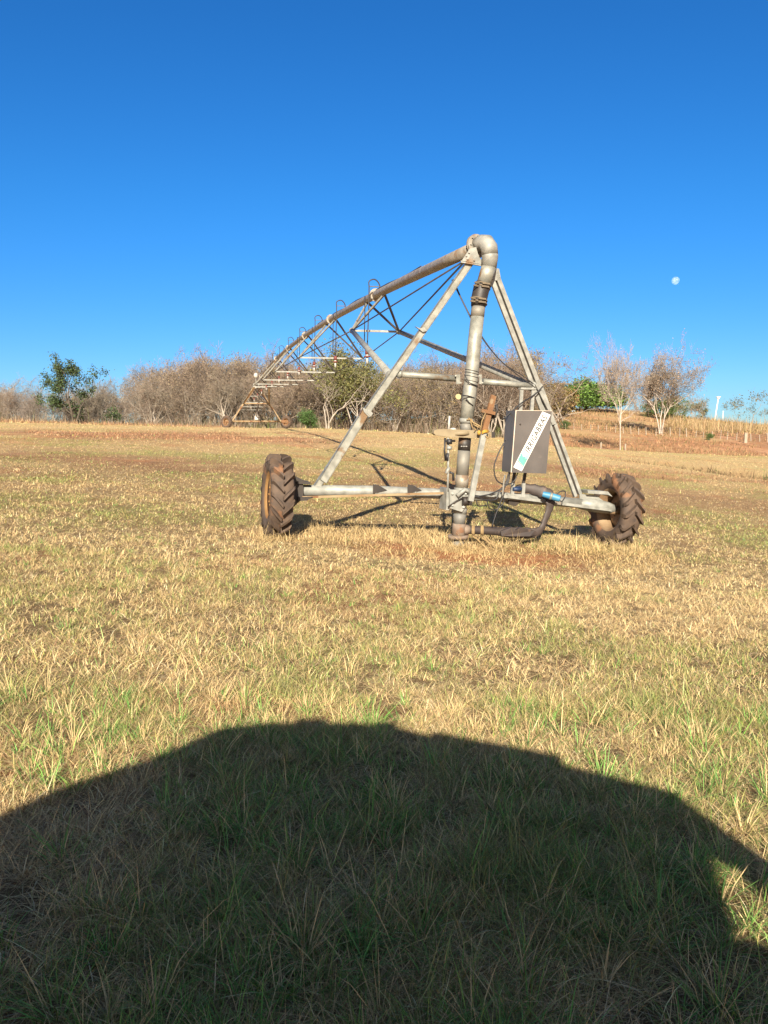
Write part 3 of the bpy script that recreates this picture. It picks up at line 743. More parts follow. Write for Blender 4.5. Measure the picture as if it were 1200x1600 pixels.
rope(m, [FP(729, 656, RO - .13), FP(737, 655, RO - .14), FP(741, 664, RO - .15), FP(749, 668, RO - .26)], .010)
rope(m, [FP(735, 657, RO - .13), FP(738, 668, RO - .16), FP(744, 671, RO - .2), FP(741, 673, RO - .22)], .009)
rope(m, [FP(759, 645, RO - .27), FP(753, 658, RO - .27), FP(751, 672, RO - .29)], .009)
rope(m, [FP(759, 681, RO - .29), FP(762, 684.5, RO - .30), FP(766, 682, RO - .29), FP(764.5, 678, RO - .27)], .011)
m.build('rope', ROPE, T)
# control cabinet bracket
m = MB()
m.bar(FP(812, 607, -.08), FP(836, 607.5, -.08), .03, .09, WD)
for x0, x1 in ((815, 813), (833, 830.5)): m.bar(FP(x0, 608, -.09), FP(x1, 642, -.09), .055, .03, WD)
m.bar(FP(838, 600, -.05), FP(858, 640, -.05), .05, .03, WD)
m.build('cabinet_hanger', GALV2, T)
for x0, x1 in ((804.5, 801.5), (821, 818)):
    m = MB(); m.bar(FP(x0, 736, -.12), FP(x1 - .3, 757, -.12), .045, .03, WD); m.build('cabinet_post', DARK, T)
m = MB()
for x0, x1 in ((801.5, 799.5), (818, 816.5)):
    m.bar(FP(x0, 755, -.13), FP(x1, 779, -.13), .055, .04, WD)
m.prism([FP(793, 771, -.14), FP(826, 773, -.14), FP(826, 783, -.14), FP(793, 781, -.14)], WD * .03)
m.build('cabinet_post', GALV2, T)
m = MB(); m.prism([FP(795, 781, -.1), FP(815, 782, -.1), FP(806, 791, -.1), FP(795, 788, -.1)], WD * .12); m.build('clamp_shoe', DARK, T)
# cabinet
BOF = -.42; DEP = .33
q = [FP(806, 641.2, BOF), FP(862.3, 642, BOF), FP(853.5, 740, BOF), FP(798.4, 738.2, BOF)]
bw = ((q[1] - q[0]) + (q[2] - q[3])).normalized(); bh = ((q[0] - q[3]) + (q[1] - q[2])).normalized()
nface = bw.cross(bh).normalized()
if nface.dot(WD) > 0: nface = -nface
m = MB(); m.prism([p - nface * .022 for p in q], -nface * DEP)
cab = m.build('control_cabinet', BOXM, T)
cc = sum(q, Vector()) / 4
m = MB(); m.prism([p for p in q], -nface * .020); m.build('door', BOXM, cab)
m = MB()
m.bar(q[0] + nface * .003 , q[3] + nface * .003, .012, .012); m.bar(q[0] + nface * .003, q[1] + nface * .003, .007, .007)
m.build('door_edge', EDGE, cab)
def onface(px, py, out=.003):
    d = ray(px, py); C0 = Vector((0, 0, CH)); t = (q[0] - C0).dot(nface) / d.dot(nface); return C0 + d * t + nface * out
m = MB(); m.tube([onface(812.6, 663, 0), onface(812.6, 663, .015)], .012, 10); m.build('lock', DARK, cab)
st = [onface(847.4, 641.9 + 1.2), onface(860, 647.6 + .6), onface(815, 736.2), onface(802.3, 730.0)]
m = MB(); m.prism(st, nface * -.0025); m.build('sticker', WHITE, cab)
ax = ((st[0] - st[3]) + (st[1] - st[2])); LEN = ax.length / 2; ax.normalize()
dn = ((st[1] - st[0]) + (st[2] - st[3])); WID = dn.length / 2; dn.normalize()
o0 = (st[3] + st[2]) / 2
def sp_(a, b_, out=.002): return o0 + ax * a * LEN + dn * b_ * WID + nface * out
m = MB(); m.prism([sp_(.075, .46), sp_(.215, .46), sp_(.235, .1), sp_(.215, -.1), sp_(.255, -.30), sp_(.25, -.46), sp_(.135, -.46)], nface * .001); m.build('emblem', TEAL, cab)
m = MB(); m.prism([sp_(.215, .46, .0035), sp_(.26, .43, .0035), sp_(.27, .2, .0035), sp_(.245, .05, .0035), sp_(.20, .18, .0035)], nface * .001); m.build('emblem_wave', AQUA, cab)
m = MB(); m.bar(sp_(.065, .42, .004), sp_(.125, -.46, .004), .010, .002, nface); m.build('emblem_line', INK, cab)
cu = bpy.data.curves.new('lettering', 'FONT'); cu.body = 'IRRIGABRAS'; cu.shear = .28; cu.size = 1.0; cu.offset = .018; cu.extrude = 0.002; cu.space_character = 1.08
to = bpy.data.objects.new('lettering_curve', cu); COL.objects.link(to)
bpy.context.view_layer.update()
tm = bpy.data.meshes.new_from_object(to.evaluated_get(bpy.context.evaluated_depsgraph_get()))
bpy.data.objects.remove(to); tm.name = 'lettering'
co = [v.co.copy() for v in tm.vertices]; x0 = min(c.x for c in co); x1 = max(c.x for c in co); y0 = min(c.y for c in co); y1 = max(c.y for c in co)
Mi = world_of(cab).inverted()
for v, c in zip(tm.vertices, co):
    a = .305 + (c.x - x0) / (x1 - x0) * .655; b_ = .34 - (c.y - y0) / (y1 - y0) * .66
    v.co = Mi @ (sp_(a, b_, .0025) + nface * c.z)
tm.materials.clear(); tm.materials.append(INK); tm.update()
lo = bpy.data.objects.new('lettering', tm); COL.objects.link(lo); lo.parent = cab
# cables
m = MB()
def crv(mb, pts, r=.011, n=6, sub=6):
    P_ = [Vector(p) for p in pts]; P_ = [P_[0] * 2 - P_[1]] + P_ + [P_[-1] * 2 - P_[-2]]; o = []
    for i in range(1, len(P_) - 2):
        for k in range(sub):
            t = k / sub; a, b_, c, d = P_[i - 1:i + 3]
            o.append(.5 * ((2 * b_) + (c - a) * t + (2 * a - 5 * b_ + 4 * c - d) * t * t + (3 * b_ - a - 3 * c + d) * t ** 3))
    o.append(P_[-2]); mb.tube(o, r, n)
B1 = BOF + .12
crv(m, [FP(790, 688, B1), FP(780, 706, B1), FP(772, 729, B1), FP(776, 750, B1), FP(790, 757, B1), FP(803, 752, B1), FP(809, 739, B1)])
crv(m, [FP(796, 738, B1), FP(794, 750, B1), FP(785, 762, B1), FP(766, 772, B1), FP(745, 776, B1)])
crv(m, [FP(797, 738, B1), FP(793, 756, B1), FP(780, 768, B1), FP(775, 780, B1), FP(758, 781, B1), FP(742, 775, B1)])
crv(m, [FP(795, 738, B1), FP(791, 752, B1), FP(786, 772, B1), FP(787, 785, B1), FP(776, 796, B1), FP(765, 794, B1), FP(761, 783, B1)], .009)
crv(m, [FP(788, 770, B1), FP(780, 790, B1), FP(774, 806, B1), FP(769, 822, B1)], .010)
crv(m, [FP(744, 782, B1), FP(748, 791, B1), FP(760, 789, B1)], .008)
crv(m, [FP(786, 655, BOF + .2), FP(812, 632, -.2), FP(836, 616, -.12), FP(848, 604, -.1)], .012)
m.build('cables', CABLE, T)
m = MB(); crv(m, [FP(789, 742, B1), FP(787, 755, B1), FP(785, 775, B1)], .016); m.build('conduit', GREY, T)
# wire runs from apex down to the cabinet hanger
m = MB()
crv(m, [FP(706, 437, .3), FP(722, 470, .2), FP(748, 520, .05), FP(775, 556, .02), FP(800, 579, .0), FP(838, 607, -.03)], .009)
crv(m, [FP(708, 436, .3), FP(726, 476, .2), FP(756, 530, .05), FP(785, 566, .02), FP(818, 588, .0), FP(842, 606, -.03)], .007)
m.build('control_wire', CABLE, T)

# ------------------------------------------------------------------ collapsed hose hanging on the beam
hb = P(735, 828, 12.35)
Hs = empty('flexible_hose', (2.2, 12.6, gz(2.2, 12.6)), 'thick black flattened hose draped over the beam, ending in a blue coupling', 'hose')
hc = [(722, 828, .066, .066), (740, 828, .068, .068), (758, 829, .066, .066), (774, 830, .066, .066), (784, 831, .072, .045), (800, 832, .090, .03), (822, 833, .092, .03), (838, 832, .075, .028), (847, 824, .055, .03), (852, 812, .052, .026), (858, 796, .065, .025), (860, 783, .085, .026), (856, 773, .10, .03), (842, 767, .095, .035), (822, 763, .075, .035), (806, 763, .05, .025)]
pts = []; ra = []; rb = []; ups = []
for k, (x, y, a, c) in enumerate(hc):
    off = RO if k < 4 else (RO - .02 - .02 * (k - 4) if k < 8 else (-.28 if k < 12 else -.28 + .09 * (k - 11)))
    pts.append(FP(x, y, off)); ra.append(a); rb.append(c)
    t = (FP(*hc[min(k + 1, len(hc) - 1)][:2], off) - FP(*hc[max(k - 1, 0)][:2], off)).normalized()
    ups.append(tuple(t.cross(WD)))
def smooth_path(pts, arrs, sub=5):
    P_ = [np.array(p) for p in pts]; A = np.array(arrs).T; n_ = len(P_); o = []; oa = []
    D = np.concatenate((np.array(P_), A), 1); D = np.concatenate((2 * D[:1] - D[1:2], D, 2 * D[-1:] - D[-2:-1]))
    for i in range(1, len(D) - 2):
        for k in range(sub):
            t = k / sub; a, b_, c, d = D[i - 1:i + 3]
            o.append(.5 * (2 * b_ + (c - a) * t + (2 * a - 5 * b_ + 4 * c - d) * t * t + (3 * b_ - a - 3 * c + d) * t ** 3))
    o.append(D[-2]); return np.array(o)
D = smooth_path(pts, [ra, rb] + [[u[i] for u in ups] for i in range(3)])
m = MB()
wr = [1 + .10 * math.sin(i * 1.9) * (1 if i > 22 else 0) for i in range(len(D))]
m.tube([Vector(r[:3]) for r in D], [r[3] * k for r, k in zip(D, wr)], 16, flat=[max(r[4], .02) for r in D], up=[tuple(r[5:8]) for r in D])
m.build('hose_body', HOSEM, Hs)
m = MB()    # folded skirt of the flattened part
sk = [(782, 830, -.30), (800, 824, -.36), (806, 829, -.36), (812, 824, -.36), (836, 829, -.34), (842, 835, -.32), (828, 838, -.38), (806, 838.5, -.40), (784, 837.5, -.36)]
m.prism([FP(*s) for s in sk], WD * .05); m.build('hose_fold', HOSEM, Hs)
m = MB(); m.tube([FP(722, 827, RO), FP(732, 827.6, RO)], .078, 18); m.build('outlet_stub', DUSTY, Hs)
m = MB()
for x in (738, 752):
    for k in range(3): 
        c0 = FP(x + k * 1.4, 828 + k * .4, RO); m.tube([c0 + Vector((math.cos(a) * .01, 0, 0)) + Vector((0, math.cos(a) * .076, math.sin(a) * .076)) for a in [i * math.pi / 8 for i in range(17)]], .011, 6, cap=False)
for (x, y) in ((742, 842), (750, 850), (757, 845), (765, 850), (771, 862), (778, 858)):
    crv(m, [FP(748 + (x - 742) * .3, 838, RO - .12), FP(x - 3, y - 4, RO - .2), FP(x + 3, y, RO - .25), FP(x + 9, y + 6, RO - .3)], .013)
m.build('rope_lashing', ROPE, Hs)
m = MB(); m.tube([FP(800, 764, -.14), FP(812, 764, -.12)], [.03, .045], 10, flat=[.06, .075]); m.build('hose_lining', DBLUE, Hs)
c0 = FP(848, 772, -.36); c1 = FP(860, 775, -.42); c2 = FP(874, 779, -.48)
m = MB(); m.tube([c0, c1, c2], [.045, .055, .055], 18, cap=False); m.tube([c0, c1, c2], [.04, .046, .046], 18, cap=False); 
dd = (c2 - c1).normalized(); m.tube([c2, c2 + dd * .012], [.058, .047], 18, cap=False)
m.build('blue_coupling', BLUE, Hs)
m = MB(); m.tube([c1 - dd * .01, c1 + dd * .03], .060, 18); m.build('coupling_band', GALV, Hs)
m = MB(); m.tube([c1, c1 + dd * .01], .045, 16); m.build('coupling_bore', GREY, Hs)
m = MB(); crv(m, [FP(868, 774, -.45), FP(876, 768, -.45), FP(883, 768, -.45), FP(883, 776, -.46), FP(878, 784, -.48)], .010); m.build('hose_tie', CABLE, Hs)

# ------------------------------------------------------------------ spans
def lerp(a, b_, t): return a + (b_ - a) * t
def build_span(A, B, bow, label, r=.10, cat='irrigation pipe', drops=True, end_a=None, end_b=None, node1=None):
    ax_ = (B - A); L = ax_.length; hd = Vector((ax_.x, ax_.y, 0)).normalized(); side = Vector((hd.y, -hd.x, 0))
    def pp(t): return lerp(A, B, t) + Vector((0, 0, bow * 4 * t * (1 - t)))
    rt = empty('pipe_span', A, label, cat)
    m = MB(); m.tube([pp(i / 40) for i in range(41)], r, 14); m.build('pipe', PIPE, rt)
    Wd = [1.2, 2.2, 2.6, 2.7, 2.6, 2.2, 1.2]; Dp = [.88, 1.3, 1.55, 1.65, 1.55, 1.3, .88]
    nodes = []
    for i in range(1, 8):
        m = MB(); c = pp(i / 8); d = ax_.normalized(); m.tube([c - d * .03, c + d * .03], r * 1.6, 14); m.build('pipe_flange', PIPE, rt)
    for i in range(1, 8):
        c = pp(i / 8) - Vector((0, 0, Dp[i - 1])); nl_ = c - side * Wd[i - 1] / 2; nr = c + side * Wd[i - 1] / 2
        nodes.append((nl_, nr))
        dt = 1.05 / L
        for nd_ in (nl_, nr):
            m = MB()
            for s_ in (-1, 1): m.bar(pp(i / 8 + s_ * dt) - Vector((0, 0, r * .8)), nd_, .045, .045)
            m.build('strut', GALV if nd_ is nl_ else ROD, rt)
        m = MB(); m.bar(nl_, nr, .05, .05); m.build('spreader_bar', GALV2, rt)
    for sd_ in (0, 1):
        m = MB()
        ch = [pp(.004) - Vector((0, 0, .12))] + [nd_[sd_] for nd_ in nodes] + [pp(.996) - Vector((0, 0, .12))]
        for i in range(len(ch) - 1): m.tube([ch[i], ch[i + 1]], .017, 6)
        m.build('truss_rod', ROD, rt)
    for (ends, nd_) in ((end_a, nodes[0]), (end_b, nodes[-1])):
        if ends:
            for e, nn in zip(ends, nd_):
                m = MB(); m.tube([nn, e], .058, 12); m.ball(nn, .075, 6); m.ball(e, .085, 6); m.build('outrigger_pipe', GALV2 if ends is end_a else RUSTP, rt)
    # cable clipped on top of the pipe
    m = MB(); cp = [pp(i / 60) + Vector((0, 0, r + .015)) + side * .03 * math.sin(i * 1.7) for i in range(3, 61)]; m.tube(cp, .012, 6); m.build('cable', CABLE, rt)
    if drops:
        for k in range(11):
            t = .117 + .0845 * k
            if t > .98: break
            c = pp(t); o = c + side * -.26
            m = MB()
            crv(m, [c + Vector((0, 0, .1)), c + Vector((0, 0, .18)), c + Vector((0, 0, .27)) - side * .05, c - side * .14 + Vector((0, 0, .32)), o + Vector((0, 0, .26)), o + Vector((0, 0, .08)), o - Vector((0, 0, .6)) - side * .02, o - Vector((0, 0, 1.35)) - side * .05], .016, 6, 5)
            m.tube([c - Vector((0, 0, .1)) - side * .38 - hd * .1, c - Vector((0, 0, 1.3)) - side * .40 - hd * .1], .012, 6)
            dr = m.build('drop_hose', CABLE, rt)
            m = MB(); e = o - Vector((0, 0, 1.35)) - side * .05
            m.tube([e, e - Vector((0, 0, .12))], .05, 8); m.tube([e - Vector((0, 0, .16)), e - Vector((0, 0, .19))], .075, 8); m.build('sprinkler', RED, dr)
            m = MB(); m.tube([e - Vector((0, 0, .12)), e - Vector((0, 0, .16))], .035, 8); m.tube([e - Vector((0, 0, .19)), e - Vector((0, 0, .34))], .03, 8); m.build('nozzle', WHT, dr); m = MB(); m.bar(o + Vector((0, 0, .15)), c + Vector((0, 0, .15)), .02, .02); m.build('hoop_stay', ROD, dr)
    return rt, pp, nodes, hd, side
def drive_tower(apex, hd, side, gz0, label, group, beacon=True):
    h = apex.z - gz0
    rt = empty('drive_tower', (apex.x, apex.y, gz0), label, 'irrigation tower', group)
    b0 = Vector((apex.x, apex.y, gz0 + .62))
    m = MB(); m.tube([b0 - side * 2.45, b0 + side * 2.45], .085, 12); m.build('base_beam', RUSTP, rt)
    outs = []
    for s_ in (-1, 1):
        m = MB(); ft = b0 + side * s_ * 2.15 - hd * .05; m.bar(apex - Vector((0, 0, .1)) + side * s_ * .08, ft, .11, .11); m.build('leg', RUSTP, rt)
        m = MB(); m.bar(apex - Vector((0, 0, .2)) + hd * .9, ft + hd * .05, .06, .06); m.build('leg_brace', RUST, rt)
        outs.append(lerp(apex, ft, .52))
        wheel('wheel', rt, b0 + side * s_ * 2.62 - Vector((0, 0, .06)) - hd * .10, (-hd + side * -.75).normalized(), .56, .30, lug_h=.045, nl=16, rimm=RUST, disc_side=-1)
        m = MB(); m.bar(b0 + side * s_ * 2.2, b0 + side * s_ * 2.6, .22, .24); m.build('gearbox', RUST, rt)
    m = MB(); m.bar(outs[0], outs[1], .09, .09); m.build('cross_bar', RUSTP, rt)
    m = MB(); m.prism([apex + side * .22 + Vector((0, 0, .05)), apex - side * .22 + Vector((0, 0, .05)), apex - side * .3 - Vector((0, 0, .35)), apex + side * .3 - Vector((0, 0, .35))], hd * .03); m.build('apex_plate', GALV2, rt)
    if beacon:
        m = MB(); m.tube([apex, apex + Vector((0, 0, .55))], .03, 8); m.build('beacon_post', GALV, rt)
        m = MB(); m.ball(apex + Vector((0, 0, .75)), .19, 8, 1.25); m.build('beacon_lamp', WHT, rt)
        m = MB(); m.bar(b0 + hd * -.15 + Vector((0, 0, .15)), b0 + hd * -.15 + Vector((0, 0, .5)), .3, .2); m.build('motor', WHT, rt)
    return rt, outs
A1 = HP; B1_ = s2e
hd1 = Vector((B1_.x - A1.x, B1_.y - A1.y, 0)).normalized(); side1 = Vector((hd1.y, -hd1.x, 0))
# tower 2 stands turned a little less than square to the pipe
side2 = Vector((math.cos(math.radians(9)), math.sin(math.radians(9)), 0)); hd2 = Vector((-side2.y, side2.x, 0))
g2 = gz(B1_.x, B1_.y)
tw2, outs2 = drive_tower(B1_, hd2, side2, g2, 'rusty drive tower on the crest at the far end of the near pipe', None)
sp1, pf, nds, _, _ = build_span(A1, B1_, .80, 'long trussed pipe arching from the near tower back to the rusty drive tower', end_a=(FP(611, 587, .05), FP(832, 604, .05)), end_b=outs2)
B3 = P(386, 640, 128); g3 = B3.z - 3.7
tw3, outs3 = drive_tower(B3, hd2, side2, g3, 'small distant drive tower seen through the legs of the rusty drive tower', None, beacon=False)
build_span(B1_ + hd2 * .3, B3, .5, 'distant second pipe span behind the rusty drive tower, against the wood', end_a=outs2, end_b=outs3, drops=False)

# ------------------------------------------------------------------ trees
BARK_P = mat('pale_bark', (.42, .375, .32), (.25, .215, .18), .8, .9)
BARK_B = mat('brown_bark', (.24, .18, .13), (.33, .27, .21), 3, .9)
BARK_D = mat('dark_bark', (.10, .08, .06), (.16, .13, .10), 3, .9)
TWIG = mat('brown_twigs', (.19, .165, .135), (.25, .215, .17), .6, .9)
TWIGR = mat('russet_twigs', (.225, .17, .13), (.17, .135, .11), .5, .9)
TWIGG = mat('grey_twigs', (.27, .23, .20), (.20, .165, .14), .6, .9)
def leafmat(name, cols):
    m = bpy.data.materials.new(name); m.use_nodes = True; n = m.node_tree; b = n.nodes['Principled BSDF']; b.inputs['Roughness'].default_value = .7
    at = n.nodes.new('ShaderNodeAttribute'); at.attribute_name = 'Col'; n.links.new(at.outputs['Color'], b.inputs['Base Color'])
    tr = n.nodes.new('ShaderNodeBsdfTranslucent'); n.links.new(at.outputs['Color'], tr.inputs['Color']); mx = n.nodes.new('ShaderNodeMixShader'); mx.inputs[0].default_value = .25
    n.links.new(b.outputs[0], mx.inputs[1]); n.links.new(tr.outputs[0], mx.inputs[2]); n.links.new(mx.outputs[0], n.nodes['Material Output'].inputs['Surface'])
    return m
LEAF = leafmat('leaf_clumps', None)
def tubes_np(paths, nside):
    """paths: list of (pts[k,3], radii[k]) all drawn as tapered tubes"""
    Vs = []; Qs = []; n0 = 0
    ca = np.cos(np.arange(nside) * 2 * np.pi / nside); sa = np.sin(np.arange(nside) * 2 * np.pi / nside)
    for pts, rad in paths:
        k = len(pts); d = np.gradient(pts, axis=0); d /= np.linalg.norm(d, axis=1)[:, None] + 1e-9
        ref = np.array([0.31, .95, .1]) if abs(d[0][2]) > .7 else np.array([0, 0, 1.0])
        u = np.cross(d, ref); u /= np.linalg.norm(u, axis=1)[:, None] + 1e-9; v = np.cross(d, u)
        ring = pts[:, None, :] + (u[:, None, :] * ca[None, :, None] + v[:, None, :] * sa[None, :, None]) * rad[:, None, None]
        Vs.append(ring.reshape(-1, 3))
        i = np.arange(k - 1)[:, None] * nside + np.arange(nside)[None]; j = np.arange(k - 1)[:, None] * nside + (np.arange(nside)[None] + 1) % nside
        Qs.append(np.stack((i, j, j + nside, i + nside), -1).reshape(-1, 4) + n0); n0 += k * nside
    return np.concatenate(Vs), np.concatenate(Qs)
def grow(rs, H, stems=3, spread=.5, up=.35, levels=5, first=.25, r0=.14, kids=(3, 4), rat=.68, wig=.13, twigr=.012, flat=0.0):
    big = []; small = []; tips = []
    def rec(p, d, L, r, lev):
        k = 4 if lev < levels - 1 else 3
        pts = [p]; dd = d.copy()
        for i in range(k):
            dd = dd + rs.normal(0, wig, 3) + np.array([0, 0, up * .12 * (1 if lev < 3 else .3)]); dd /= np.linalg.norm(dd)
            pts.append(pts[-1] + dd * L / k)
        pts = np.array(pts); r1 = max(r * .62, twigr * .7)
        rad = np.linspace(r, r1, len(pts))
        (big if lev <= 2 else small).append((pts, rad))
        if lev >= levels: tips.append(pts[-1]); tips.append(pts[1]); return
        nk = rs.integers(kids[0], kids[1] + 1)
        for c in range(nk):
            f = rs.uniform(first if lev == 0 else .3, 1.0) if c else 1.0
            idx = f * (len(pts) - 1); i0 = min(int(idx), len(pts) - 2); q_ = pts[i0] + (pts[i0 + 1] - pts[i0]) * (idx - i0)
            a = rs.normal(0, 1, 3); a -= dd * a.dot(dd); a /= np.linalg.norm(a) + 1e-9
            ang = rs.uniform(.35, .95) * (.6 if c == 0 else 1.0) * (.75 + spread)
            nd_ = dd * math.cos(ang) + a * math.sin(ang); nd_[2] = nd_[2] * (1 - flat) + up * .25; nd_ /= np.linalg.norm(nd_)
            rec(q_, nd_, L * rat * rs.uniform(.75, 1.15), max(r1 * rs.uniform(.6, .85), twigr), lev + 1)
    for s_ in range(stems):
        a = 2 * math.pi * (s_ + rs.random()) / stems; lean = rs.uniform(.08, .45) * (spread if stems > 1 else .3)
        d = np.array([math.cos(a) * lean, math.sin(a) * lean, 1.0]); d /= np.linalg.norm(d)
        rec(np.array([math.cos(a) * .12 * (stems > 1), math.sin(a) * .12 * (stems > 1), -.15]), d, H * .36 * rs.uniform(.8, 1.1), r0 * rs.uniform(.7, 1), 0)
    tips = np.array(tips)
    top = np.percentile(tips[:, 2], 95)
    k = H / top
    big = [(p * k, r) for p, r in big]; small = [(p * k, r) for p, r in small]; tips = tips * k
    return big, small, tips
def leaves(rs, centers, n_per, spread, size, cols, colv=.25):
    c = np.repeat(centers, n_per, 0); N = len(c); c = c + rs.normal(0, spread, (N, 3))
    u = rs.normal(0, 1, (N, 3)); u /= np.linalg.norm(u, axis=1)[:, None]; v = np.cross(u, rs.normal(0, 1, (N, 3))); v /= np.linalg.norm(v, axis=1)[:, None]
    s = size * rs.uniform(.5, 1.4, (N, 1))
    V = np.stack((c - u * s, c + v * s * .45, c + u * s, c - v * s * .45), 1).reshape(-1, 3)
    Q = (np.arange(N)[:, None] * 4 + np.arange(4)[None])
    ci = rs.integers(0, len(cols), N); C = np.array(cols)[ci] * (1 + colv * rs.normal(0, 1, (N, 1))).clip(.4, 1.7)
    return V, Q, np.repeat(C, 4, 0)
def tree_meshes(seed, H, bark, twig, leafcols=None, n_leaf=1, leaf_size=.12, leaf_spread=.25, leaf_frac=1.0, **kw):
    rs = np.random.default_rng(seed)
    big, small, tips = grow(rs, H, **kw)
    V, Q = tubes_np(big, 5); tm_ = np_mesh('trunk', V, Q, [bark])
    V, Q = tubes_np(small, 3); cols = np.full((len(V), 3), .2); mi = np.zeros(len(Q), int)
    if leafcols:
        tp = tips[rs.random(len(tips)) < leaf_frac]
        V2, Q2, C2 = leaves(rs, tp, n_leaf, leaf_spread, leaf_size, leafcols)
        Q = np.concatenate((Q, Q2 + len(V))); V = np.concatenate((V, V2)); cols = np.concatenate((cols, C2)); mi = np.concatenate((mi, np.ones(len(Q2), int)))
    cm_ = np_mesh('crown', V, Q, [twig, LEAF], cols, mi, smooth=False)
    return tm_, cm_
def place_tree(name, meshes, x, y, sc, rz, label, group=None, cat='tree', dz=0, sz=None):
    rt = empty(name, (x, y, gz(x, y) + dz), label, cat, group, rz); rt.scale = (sc, sc, sz or sc)
    for nm, me in zip(('trunk', 'crown'), meshes):
        o = bpy.data.objects.new(nm, me); COL.objects.link(o); o.parent = rt
    return rt
BR = [(.25, .20, .13), (.21, .165, .105), (.29, .235, .15)]; OL = [(.20, .16, .06), (.26, .19, .08), (.16, .14, .05)]
GRN = [(.09, .13, .035), (.12, .16, .05), (.07, .10, .03)]
VAR = [
 tree_meshes(1, 9, BARK_P, TWIG, BR, 1, .08, .2, .25, stems=4, spread=.55, levels=5, r0=.15, twigr=.016),
 tree_meshes(2, 9, BARK_P, TWIGR, BR, 1, .09, .3, .5, stems=5, spread=.6, levels=5, r0=.12, twigr=.014),
 tree_meshes(3, 9, BARK_P, TWIGG, None, stems=3, spread=.7, levels=5, r0=.17, twigr=.017),
 tree_meshes(4, 9, BARK_B, TWIGR, BR, 1, .10, .3, .4, stems=4, spread=.45, levels=5, r0=.13, up=.5, twigr=.016),
 tree_meshes(5, 9, BARK_B, TWIG, OL, 2, .11, .35, .6, stems=3, spread=.65, levels=5, r0=.14),
 tree_meshes(6, 9, BARK_P, TWIGR, None, stems=5, spread=.5, levels=5, r0=.12, up=.5, twigr=.016),
 tree_meshes(7, 9, BARK_P, TWIG, None, stems=2, spread=.8, levels=5, r0=.2, twigr=.018, flat=.3, wig=.18)]
# skyline heights of the wood read off as (photo column, top row)
sk_x = [-120, 0, 60, 110, 170, 230, 290, 340, 390, 430, 480, 540, 580, 640, 700, 760, 810, 835, 870]
sk_y = [590, 600, 596, 606, 600, 588, 568, 566, 572, 562, 570, 570, 580, 575, 572, 565, 550, 560, 600]
k = 0
for row, (Yr, n_) in enumerate(((101, 27), (108, 26), (116, 25), (126, 24), (140, 24))):
    for i in range(n_):
        px = -110 + (i + .5 + R.uniform(-.38, .38)) * 950 / n_
        if px > 822 or px < -35: continue
        Y = Yr + R.uniform(-2.5, 2.5)
        x = (px - 600) / F * Y
        if px < 20 and row == 0: Y += 3
        topy = np.interp(px, sk_x, sk_y) + R.uniform(0, 20) + (10 if row == 0 else 0) + (6 if px < 210 and row < 4 else 0)
        z0 = gz(x, Y); Ht = CH + (665 - topy) / F * Y - z0
        sc = max(.35, Ht / 9.0)
        if px < 215:
            var = R.choice([2, 0, 2, 4, 5, 6]) ; lab = 'leafless grey scrub tree in the thin part of the wood at the far left'; grp = 'bare trees in the thin left end of the wood'
            if R.random() < .12: continue
        elif px < 400: var = R.choice([0, 1, 1, 3, 4, 5, 0, 6]); lab = 'leafless brown tree in the wood left of the far rusty drive tower'; grp = 'bare trees of the wood left of the drive tower'
        elif px < 585: var = R.choice([0, 2, 4, 5, 1, 3, 6]); lab = 'leafless tree in the wood behind the trussed pipe span'; grp = 'bare trees of the wood behind the pipe span'
        else: var = R.choice([1, 3, 3, 1, 5, 0, 4]); lab = 'leafless russet tree in the wood seen between the legs of the near tower'; grp = 'bare russet trees behind the near tower'
        adj = ['many stemmed brown bare tree', 'bushy russet bare tree', 'open grey bare tree', 'upright reddish bare tree', 'olive tinged bare tree', 'tall narrow bare tree', 'wide flat crowned bare tree'][var]
        rowt = ['front edge', 'second row', 'middle depth', 'fourth row', 'skyline row'][row]
        bounds = [(40, 'at the far left'), (95, 'left of the green tree'), (160, 'behind the dark green tree'), (215, 'right of the green tree'), (270, 'where the wood rises'), (320, 'left of the rusty tower'),
                  (372, 'by the rusty tower'), (430, 'behind the rusty tower'), (475, 'right of the rusty tower'), (530, 'behind the forked tree'), (585, 'by the olive tree'), (640, 'behind the left leg'), (680, 'right of the left leg'), (715, 'left of the riser'), (750, 'right of the riser'), (790, 'left of the cabinet'), (900, 'behind the right leg')]
        lab = adj + ', ' + rowt + ' of the wood ' + next(t for b_, t in bounds if px < b_)
        place_tree('bare_tree', VAR[var], x, Y, sc * R.uniform(.95, 1.15), R.uniform(0, 6.28), lab, grp, sz=sc)
        k += 1
seen_ = {}
for o_ in COL.objects:
    if o_.name.startswith('bare_tree') and o_.parent is None: seen_.setdefault(o_['label'], []).append(o_)
for l_, os_ in seen_.items():
    if len(os_) == 2:
        os_.sort(key=lambda q: q.location.x / q.location.y); os_[0]['label'] = l_ + ', left one'; os_[1]['label'] = l_ + ', right one'
